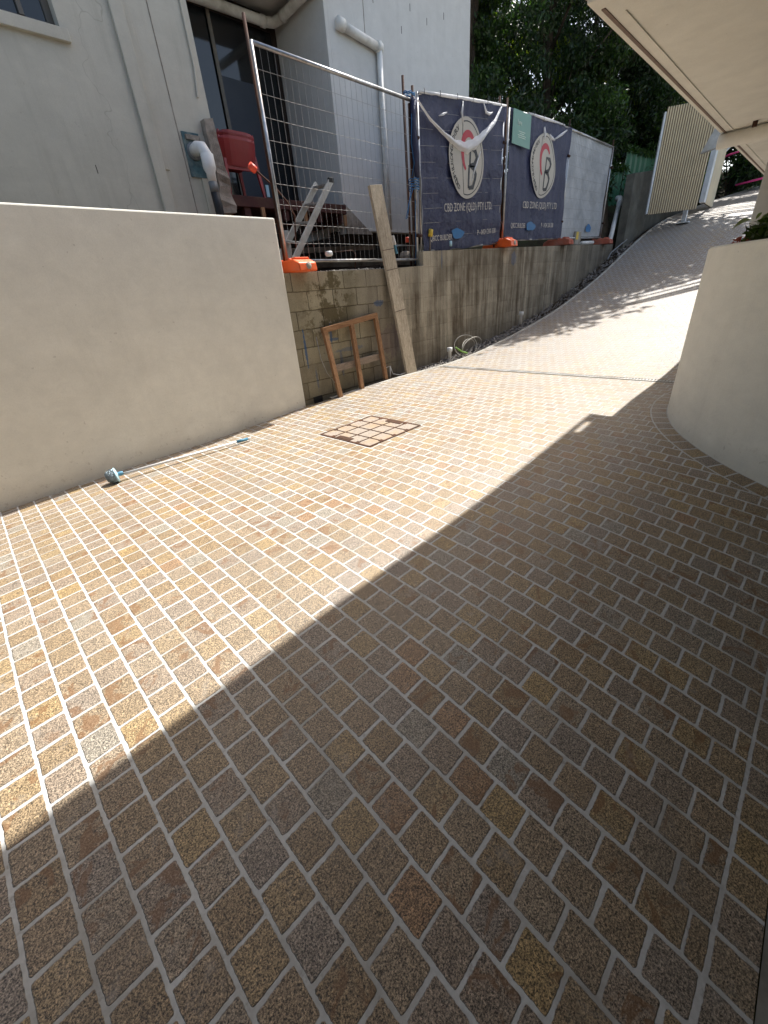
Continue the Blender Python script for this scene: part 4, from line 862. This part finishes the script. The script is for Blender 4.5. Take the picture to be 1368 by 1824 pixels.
# channel drain across the drive
CD = thing('channel_drain', 'narrow slotted channel drain crossing the driveway at the foot of the ramp', 'drain', (5.53, 2.5, .36)); m = MB(); m2 = MB()
ysd = np.arange(.80, 4.10, .033)
for k_, y in enumerate(ysd): m.box(5.50, 5.565, y, y+.018, ground(5.53, y)-.01, ground(5.53, y)+.007)
for x in (5.485, 5.567):
    for y in np.arange(.78, 4.09, .4): y2 = min(y+.4, 4.12); m2.hexa([(x, y, ground(x, y)+.008), (x+.014, y, ground(x+.014, y)+.008), (x+.014, y2, ground(x+.014, y2)+.008), (x, y2, ground(x, y2)+.008)], [(x, y, ground(x, y)-.02), (x+.014, y, ground(x, y)-.02), (x+.014, y2, ground(x, y2)-.02), (x, y2, ground(x, y2)-.02)])
m.obj('grate_slats', 'galv', CD); m2.obj('channel_edge', 'kerb', CD)
MB().box(5.499, 5.566, .80, 4.10, .30, .3625).obj('channel', 'black', CD)

# mop lying at the wall
MP = thing('mop', 'white-handled mop with a pale blue head lying at the foot of the cream wall', 'mop', (.72, 4.15, .17))
h0, h1 = Vector((.70, 4.12, .235)), Vector((1.93, 3.965, .245)); ax = (h1-h0).normalized()
MB().tube([h0, h1-ax*.13], .0125, 12).obj('pole', 'white', MP, 0, True)
MB().tube([h1-ax*.14, h1-ax*.02], .0155, 12).obj('grip', 'grip', MP, 0, True); MB().tube([h1-ax*.02, h1+ax*.015], .012, 12).obj('end_cap', 'white', MP, 0, True)
hc = Vector((.675, 4.122, .243)); hx = Vector((1, -.25, .1)).normalized()
MB().lathe([(0, .0), (.062, 0), (.067, .004), (.067, .010), (.060, .014), (.016, .018), (.014, .05), (0, .05)], hc, hx, 28).obj('head_disc', 'ltblue', MP, 0, True)
MB().lathe([(.062, 0), (.066, -.02), (.058, -.05), (.038, -.075), (0, -.082)], hc, hx, 24).obj('head_cover', plain('crumpled_film', (.30, .40, .46), .18, .3, .6, 16, .02, .7, (.02, .02, .025), 9), MP, 0, True)
MB().lathe([(.015, .02), (.019, .03), (.018, .06), (.012, .065)], hc, hx, 14).obj('socket', 'grip', MP, 0, True)

# ------------------------------------------------------------------ curved planter wall and its shrub
PW = thing('planter_wall', 'curved cream rendered planter wall on the right with a small shrub on top', 'planter', (CYL[0], CYL[1], 0)); m = MB()
n = 72; cx_, cy_, R_ = CYL; zt = 1.60
rings = [(R_, -.35), (R_, zt-.01), (R_-.01, zt), (R_-.16, zt), (R_-.17, zt-.01), (R_-.17, zt-.14)]
for (r_, z) in rings:
    for i in range(n): a = 2*math.pi*i/n; m.v.append((cx_+r_*math.cos(a), cy_+r_*math.sin(a), z))
for k_ in range(len(rings)-1):
    for i in range(n): m.f.append((k_*n+i, k_*n+(i+1) % n, (k_+1)*n+(i+1) % n, (k_+1)*n+i))
o = m.obj('curved_wall', 'cream', PW, 0, True); md = o.modifiers.new('e', 'EDGE_SPLIT'); md.split_angle = math.radians(35)
m = MB(); 
for i in range(n): a = 2*math.pi*i/n; m.v.append((cx_+(R_-.168)*math.cos(a), cy_+(R_-.168)*math.sin(a), zt-.10))
m.f = [tuple(range(n))]; m.obj('planting_soil', 'soil', PW)
def leaves(name, mat, centers, n, size, parent=None, droop=.5, seed=1, aspect=.38):
    """many small leaf-shaped faces scattered in clumps: centers rows (x,y,z,rx,ry,rz)"""
    R = np.random.RandomState(seed); C = np.array(centers, float); k_ = R.randint(0, len(C), n)
    g = R.normal(size=(n, 3)); g /= np.linalg.norm(g, axis=1)[:, None]; rad = R.uniform(.25, 1.0, n)**.6
    p = C[k_, :3]+g*rad[:, None]*C[k_, 3:6]
    d = R.normal(size=(n, 3)); d[:, 2] -= droop*1.6; d /= np.linalg.norm(d, axis=1)[:, None]
    q = R.normal(size=(n, 3)); s_ = np.cross(d, q); s_ /= np.linalg.norm(s_, axis=1)[:, None]
    L = size*R.uniform(.6, 1.4, n)[:, None]; w = L*aspect
    nn = np.cross(d, s_); v = np.stack([p, p+d*L*.45+s_*w*.5+nn*L*.06, p+d*L, p+d*L*.45-s_*w*.5+nn*L*.06], 1).reshape(-1, 3)
    me = bpy.data.meshes.new(name); me.vertices.add(4*n); me.vertices.foreach_set('co', v.ravel().astype(np.float32)); me.loops.add(4*n); me.loops.foreach_set('vertex_index', np.arange(4*n, dtype=np.int32))
    me.polygons.add(n); me.polygons.foreach_set('loop_start', np.arange(0, 4*n, 4, dtype=np.int32)); me.update(calc_edges=True); me.validate()
    me.materials.append(M[mat]); o = bpy.data.objects.new(name, me); COL.objects.link(o)
    if parent: o.parent = parent; o.location = -Vector(parent.location)
    return o
SH = thing('shrub', 'dark green leafy shrub growing over the rim of the curved planter', 'shrub', (4.45, .45, 1.55))
leaves('foliage', 'leafD', [(4.55, .38, 1.66, .22, .16, .12), (4.62, .15, 1.78, .25, .22, .18), (4.35, .42, 1.60, .16, .12, .05), (4.7, .45, 1.62, .2, .12, .06), (4.75, -.1, 1.9, .3, .3, .2)], 2600, .055, SH, .2, 4, .5)
leaves('red_foliage', 'flower', [(4.40, .56, 1.62, .13, .06, .04), (4.3, .52, 1.60, .1, .05, .03)], 40, .04, SH, .2, 5, .5)
m = MB(); rr = random.Random(2)
for i in range(9): m.tube([(4.6+rr.uniform(-.15, .15), .3+rr.uniform(-.2, .1), 1.5), (4.5+rr.uniform(-.2, .2), .4+rr.uniform(-.2, .15), 1.62), (4.45+rr.uniform(-.2, .2), .42+rr.uniform(-.15, .2), 1.72)], [.008, .006, .003], 5)
m.obj('stem', 'bark', SH, 0, True)
def bigleaf(m, base, tip, w):
    base, tip = Vector(base), Vector(tip); d = tip-base; s_ = d.cross(Vector((0, -.5, 1))).normalized()*w; up = Vector((0, 0, w*.35)); k_ = 7; o = len(m.v)
    for i in range(k_+1):
        t = i/k_; q = base+d*t+Vector((0, 0, .15*d.length*math.sin(t*3.14)*.4)); ww = math.sin(min(1, t*1.05)*3.14)**.8*(1-.35*t)
        m.v += [tuple(q+s_*ww+up*ww), tuple(q), tuple(q-s_*ww+up*ww)]
    for i in range(k_): a = o+3*i; m.f += [(a, a+1, a+4, a+3), (a+1, a+2, a+5, a+4)]
m = MB(); b0 = AY(1344, 394, .62)
bigleaf(m, b0, AY(1304, 408, .70), .028); bigleaf(m, AY(1346, 391, .62), AY(1358, 378, .60), .015); bigleaf(m, AY(1352, 400, .6), AY(1372, 382, .58), .022); bigleaf(m, AY(1368, 420, .6), AY(1362, 384, .56), .03)
m.tube([AY(1362, 402, .58), AY(1352, 396, .6), b0], [.004, .003, .002], 5); m.obj('long_leaf', 'leafD', SH, 0, True)

# ------------------------------------------------------------------ right-hand building: balcony slab, beam, pillar, upper storey
RB = thing('apartment_building', 'cream building on the right with an overhanging balcony slab, beam and pillar', 'building', (6, 0, 0))
zs, ysl = 2.643, 1.235
m = MB().box(2.845, 12.0, -6, ysl, zs, zs+.30); m.obj('balcony_slab', 'soffit', RB, .008)
MB().box(2.838, 2.844, -6, ysl+.003, zs+.016, zs+.30).obj('slab_end_face', 'facade_grey', RB)
m = MB().box(2.95, 12.0, ysl-.052, ysl-.034, zs-.004, zs+.0); m.obj('drip_groove', 'stripe', RB)
m = MB().box(2.84, 12.0, ysl+.001, ysl+.008, zs+.02, zs+.05); m.obj('stained_edge', 'stripe', RB)
m = MB().box(3.06, 12.0, ysl-.115, ysl-.107, zs-.006, zs-.0005); m.obj('ridge_line', 'soffit', RB)
MB().tube([(6.40, ysl-.0, 2.575), (6.40, -4, 2.575)], .062, 28).obj('round_beam', 'soffit', RB, .0, True)
MB().box(6.20, 6.235, .92, .955, 2.60, 2.642).obj('bolt', 'rust', RB)
MB().prism([(8.0, .975, -.1), (8.0, .975, zs), (9.2, .975, zs), (9.2, .975, -.1)], (0, -1.4, 0)).obj('pillar', 'facade_grey', RB, .01)
MB().box(-10, 6.44, -6, 1.562, 4.72, 5.0).obj('upper_floor', 'concrete', RB)
MB().box(6.44, 6.92, -6, 1.475, 4.72, 5.0).obj('upper_floor', 'soffit', RB)  # unseen floor end, set back to open the slit of light
MB().box(6.44, 6.92, 1.53, 1.562, 4.72, 5.0).box(6.885, 6.92, 1.475, 1.53, 4.72, 5.0).obj('gutter', 'paint', RB)  # unseen strip added to bound the slit of light in the shade
MB().box(-10, 13, -6.3, -6, -.5, 5.0).obj('rear_wall', 'facade_grey', RB)
MB().box(-10.3, -10, -6, 1.56, -.5, 5.0).obj('side_wall', 'facade_grey', RB)
MB().box(2.9, 12, -.2, .0, zs+.3, 4.72).obj('upper_wall', 'cream', RB)

# grey folded bracket between the panel and the beam
m = MB().prism([AX(1282, 214, 13.4), AX(1247, 274, 13.4), AX(1279, 262, 13.4), AX(1287, 240, 13.4)], (.12, 0, 0))
tag(m.obj('metal_flashing', 'alu', None, .003), 'dull grey folded metal flashing beside the end of the round beam', 'flashing')

# ------------------------------------------------------------------ fluted panels
def fluted(label, tl, tr, h, n, edge, tilt=None):
    tl, tr = Vector(tl), Vector(tr); d = (tr-tl); L = d.length; d.normalize(); nv = Vector((d.y, -d.x, 0)); nv = nv if nv.x < 0 or nv.y < 0 else -nv
    if nv.dot(-Vector((tl.x, tl.y, 0))) < 0: nv = -nv
    t = thing('fluted_screen', label, 'panel', (tl.x, tl.y, tl.z-h), 'fluted timber-look panels'); m = MB(); tl.z = max(tl.z, tr.z) if False else tl.z
    for k_ in range(n):
        for seg in range(3):
            a = tl+d*L*(k_+.22)/n; b = tl+d*L*(k_+.78)/n; z1 = tl.z-h*seg/3-.002; z0 = tl.z-h*(seg+1)/3+.002
            mid = (a+b)/2+nv*.034
            P3 = [a+nv*.008, a+nv*.024, mid, b+nv*.024, b+nv*.008]
            m.prism([(p.x, p.y, z0) for p in P3], (0, 0, z1-z0))
    m.obj('flutes', 'flute', t, 0, False)
    q = [tl, tl+d*L, tl+d*L-nv*.02, tl-nv*.02]; MB().prism([(p.x+nv.x*.007, p.y+nv.y*.007, tl.z-h) for p in q], (0, 0, h)).obj('backing_board', 'brown2', t)
    e = tl-d*edge; q = [e+nv*.02, tl-d*.003+nv*.02, tl-d*.003-nv*.10, e-nv*.10]; MB().prism([(p.x, p.y, tl.z-h+.02) for p in q], (0, 0, h-.10)).obj('edge_trim', 'paint', t, .003)
    return t
fp = fluted('tall fluted oak-look panel facing the driveway, nearer of the two', (14.5, 4.01, 4.86), (14.98, 3.02, 4.86), 2.12, 21, .045)
b = on(15.6, 3.38); MB().box(15.55, 15.65, 3.33, 3.43, ground(15.6, 3.4), 3.2).obj('post', 'paint', fp, .004); MB().box(15.45, 15.75, 3.23, 3.53, ground(15.6, 3.4), ground(15.6, 3.4)+.03).obj('base_plate', 'paint', fp, .004)
fluted('narrow fluted panel seen edge-on behind the tall fluted panel', (17.0, 3.25, 4.75), (18.6, 3.35, 4.75), 1.75, 16, .35)
# white bent pole
tag(MB().tube([AX(1268, 350, 21), AX(1289, 272, 21), AX(1300, 260, 21)], .055, 10).obj('handrail', 'paint', None, 0, True), 'white bent metal pole standing past the fluted panels', 'pole')
for pp, lab, r_ in (([AX(1288, 280, 22), AX(1335, 263, 22)], 'upper pink line strung across the dark garden', .03), ([AX(1310, 330, 23), AX(1360, 317, 23)], 'lower pink line strung above the top of the ramp', .035)):
    tag(MB().tube(pp, r_, 6).obj('pink_line', 'pink', None, 0, True), lab, 'line', 'pink lines at the top of the ramp')

# green ribbed sheets
for (x0, y0, x1, y1, zt_, lab) in ((14.6, 5.9, 16.9, 5.6, 4.25, 'nearer green ribbed fence sheet behind the retaining wall'), (17.0, 5.6, 20.5, 5.2, 4.75, 'farther green ribbed fence sheet behind the retaining wall')):
    gs = thing('green_fence', lab, 'fence', (x0, y0, 3), 'green ribbed fence sheets'); m = MB(); k_ = 40
    for i in range(k_+1):
        t = i/k_; x = x0+(x1-x0)*t; y = y0+(y1-y0)*t+(.05 if i % 4 in (1, 2) else 0); m.v += [(x, y, 2.2), (x, y, zt_-.22*t*0)]
    for i in range(k_): m.f.append((2*i, 2*i+2, 2*i+3, 2*i+1))
    o = m.obj('ribbed_sheet', 'green', gs); md = o.modifiers.new('s', 'SOLIDIFY'); md.thickness = .01
    leaves('creeper', 'leafB', [(x0+(x1-x0)*t, y0+(y1-y0)*t-.05, zt_+.0, .25, .10, .09) for t in np.linspace(0, 1, 9)], 1500, .07, gs, .6, int(x0*3))

# ------------------------------------------------------------------ small things by the wall foot
CC = thing('hose_coil', 'loose coil of pale wire and green hose at the foot of the block wall', 'hose', (7.2, 4.25, .5)); m = MB()
c0 = AY(828, 628, 4.30)
for k_, (rx, rz) in enumerate(((.34, .17), (.28, .13), (.38, .14))): m.tube([(c0.x+.1*k_+rx*math.cos(a), 4.28+.06*math.sin(a+k_), c0.z-.04+rz*(.9+math.sin(a))) for a in np.linspace(0, 6.28, 28)], .008, 6)
m.obj('wire_loops', 'kerb', CC, 0, True)
MB().tube([AY(812, 619, 4.25), AY(822, 626, 4.22), AY(832, 629, 4.20)], .014, 8).obj('green_hose', 'lime', CC, 0, True)
for px, py, h_, lab in ((801, 628, .11, 'white capped pipe stub by the coil of wire'), (928, 563, .16, 'white capped pipe stub halfway up the ramp gutter')):
    a = AY(px, py, 4.30); tag(MB().lathe([(0, .0), (.045, 0), (.045, -.06), (.028, -.07), (.028, -.07-h_), (0, -.07-h_)], a+Vector((0, 0, .08)), (0, 0, 1), 14).obj('pipe_stub', 'pvc', None, 0, True), lab, 'pipe', 'white pipe stubs')
a = AY(1082, 462, 4.25); tag(MB().tube([a, a+Vector((.5, .1, .16)), a+Vector((1.4, .05, .45))], .018, 8).obj('hose', 'pvcgrey', None, 0, True), 'grey hose lying in the gutter near the top of the block wall', 'hose')

# ------------------------------------------------------------------ trees
def tree(label, x, y, z0, h, cr, mats, n, seed, size=.16, lean=(0, 0), zlow=.22, shape=1.0, nclump=46, name='tree'):
    rr = random.Random(seed); t = thing(name, label, 'tree', (x, y, z0), 'trees behind the site'); m = MB(); r0 = h*.011+.04
    trunk = [Vector((x+lean[0]*k_/6+rr.uniform(-.12, .12)*(k_ > 0), y+lean[1]*k_/6+rr.uniform(-.12, .12)*(k_ > 0), z0+h*.85*k_/6)) for k_ in range(7)]
    m.tube(trunk, [r0*(1-.12*k_) for k_ in range(7)], 9)
    cl = []
    for k_ in range(nclump):
        t_ = rr.uniform(zlow, 1.0); a = rr.uniform(0, 6.283); prof = (math.sin(min(1, (t_-zlow)/(1-zlow)*.85+.18)*math.pi))**.6; q = cr*prof*rr.uniform(.35, 1.0)
        base = trunk[min(6, int(t_*6*.9))]; c = Vector((x+lean[0]*t_+q*math.cos(a), y+lean[1]*t_+q*math.sin(a), z0+h*t_)); s_ = rr.uniform(.45, 1.0)*cr*.27*shape
        cl.append((c.x, c.y, c.z, s_*1.1, s_*1.1, s_*.75))
        if k_ % 2 == 0: mid = base.lerp(c, .5)+Vector((0, 0, -.15)); m.tube([base-Vector((0, 0, .5)), mid, c], [r0*.32, r0*.18, .012], 5)
    m.obj('trunk', 'bark', t, 0, True)
    for i, (mt, fr) in enumerate(mats):
        sub = cl if i == 0 else [c for k_, c in enumerate(cl) if k_ % (i+2) == 0]
        leaves('crown', mt, sub, int(n*fr), size, t, .7, seed*10+i)
    return t
tree('tall dark tree right beside the corner of the grey building', 13.5, 9.2, 3.0, 12.5, 3.0, [('leafA', .8), ('leafB', .2)], 62000, 11, .12)
tree('dense dark tree behind the gap between the navy banners', 15.5, 7.6, 3.0, 10.5, 2.7, [('leafA', .65), ('leafB', .28), ('leafC', .07)], 60000, 12, .115)
tree('mid green tree with a bare forked stem behind the second banner', 19.5, 7.6, 3.2, 11.0, 3.0, [('leafA', .5), ('leafB', .4), ('leafC', .10)], 62000, 13, .125)
tree('tree with yellow-green tips painted sunlit behind the grey cloth', 21.5, 6.0, 3.4, 10.5, 2.6, [('leafA', .3), ('leafB', .3), ('leafC', .4)], 36000, 14, .12)
tree('slim dark tree behind the fluted panel', 24.5, 5.2, 3.8, 9.5, 2.6, [('leafA', .5), ('leafB', .25), ('leafC', .25)], 36000, 15, .15)
tree('far dark tree filling the back of the grove', 25.5, 10.5, 4.2, 13.5, 4.2, [('leafA', .9), ('leafB', .1)], 34000, 16, .2)
tree('far tree at the left edge of the grove by the building corner', 20.5, 13.0, 4.0, 15.5, 3.8, [('leafA', .85), ('leafB', .15)], 26000, 17, .2)
tree('far dark tree at the head of the ramp', 31.0, 4.5, 5.0, 11.0, 3.8, [('leafA', .8), ('leafC', .2)], 40000, 18, .22)
ct = thing('tree', 'spreading tree whose high canopy shades the ramp from the right', 'tree', (19.5, -3.2, 2.4), 'trees behind the site'); rr = random.Random(77)
cl = []
while len(cl) < 170:
    x, y, z = rr.uniform(10.4, 24), rr.uniform(-1.2, 5.6), rr.uniform(8.4, 9.8)
    if y > 4.85-.487*(x-12.7) and x > 2.35*y and math.hypot(x-20.9, y-2.8) > 1.7 and math.hypot(x-16.2, y-3.4) > .7: cl.append((x, y, z, .95, .95, .4))
m = MB(); m.tube([(19.5, -3.2, 2.0), (19.4, -3.0, 5.0), (19.2, -2.4, 7.6)], [.34, .27, .2], 10)
for c in cl[::4]: m.tube([(19.2, -2.4, 7.4), ((19.2+c[0])/2, (c[1]-2.4)/2, 8.7), (c[0], c[1], c[2])], [.12, .07, .015], 5)
m.obj('trunk', 'bark', ct, 0, True); leaves('crown', 'leafB', cl, 36000, .24, ct, .3, 191)
def bush(label, x, y, z, r, hz, mats, n, seed, size=.12):
    t = thing('shrub', label, 'shrub', (x, y, z), 'shrubs at the edge of the grove'); rr = random.Random(seed)
    cl = [(x+rr.uniform(-r, r)*.7, y+rr.uniform(-r, r)*.7, z+hz*rr.uniform(.15, .9), r*.42, r*.42, hz*.25) for _ in range(14)]; m = MB()
    for c in cl[:6]: m.tube([(x, y, z-.3), ((x+c[0])/2, (y+c[1])/2, (z+c[2])/2), c[:3]], [.03, .02, .008], 5)
    m.obj('stem', 'bark', t, 0, True)
    for i, (mt, fr) in enumerate(mats): leaves('foliage', mt, cl, int(n*fr), size, t, .2, seed*7+i, .25)
tree('tall tree with a dark bare trunk close to the building corner', 12.3, 8.15, 2.6, 13.5, 2.6, [('leafA', .7), ('leafB', .3)], 36000, 21, .115, (.6, .3), .5, 1.0, 40)
bush('dark undergrowth behind the navy banners', 13.0, 7.2, 2.8, 1.6, 2.6, [('leafA', 1.0)], 9000, 31, .16)
bush('dark undergrowth behind the grey shade cloth', 16.2, 6.9, 3.2, 1.6, 2.4, [('leafA', .8), ('leafB', .2)], 9000, 32, .16)
bush('dark undergrowth above the retaining wall', 19.6, 6.4, 3.6, 1.8, 2.6, [('leafA', .7), ('leafB', .3)], 9000, 33, .16)
bush('spiky green plant behind the fluted panel', 20.5, 4.9, 3.9, 1.1, 2.2, [('leafB', .8), ('leafC', .2)], 5000, 34, .28)
bush('dark garden shrub left of the white pole', 24.0, 3.9, 3.8, 1.4, 2.4, [('leafA', .8), ('leafB', .2)], 8000, 35, .2)
bush('leafy garden shrub with red tips beyond the ramp', 27.0, 3.0, 4.2, 1.5, 2.6, [('leafB', .75), ('leafA', .2), ('flower', .05)], 8000, 36, .26)
bush('dark garden shrub beside the pillar', 29.0, 1.5, 4.4, 1.8, 3.4, [('leafA', .8), ('leafB', .2)], 9000, 37, .26)
bush('tall dark hedge closing the view beyond the ramp', 35.0, 3.0, 4.8, 4.0, 7.0, [('leafA', 1.0)], 16000, 38, .4)
bush('dark hedge behind the trees', 30.0, 8.0, 4.5, 4.0, 6.0, [('leafA', 1.0)], 16000, 39, .4)
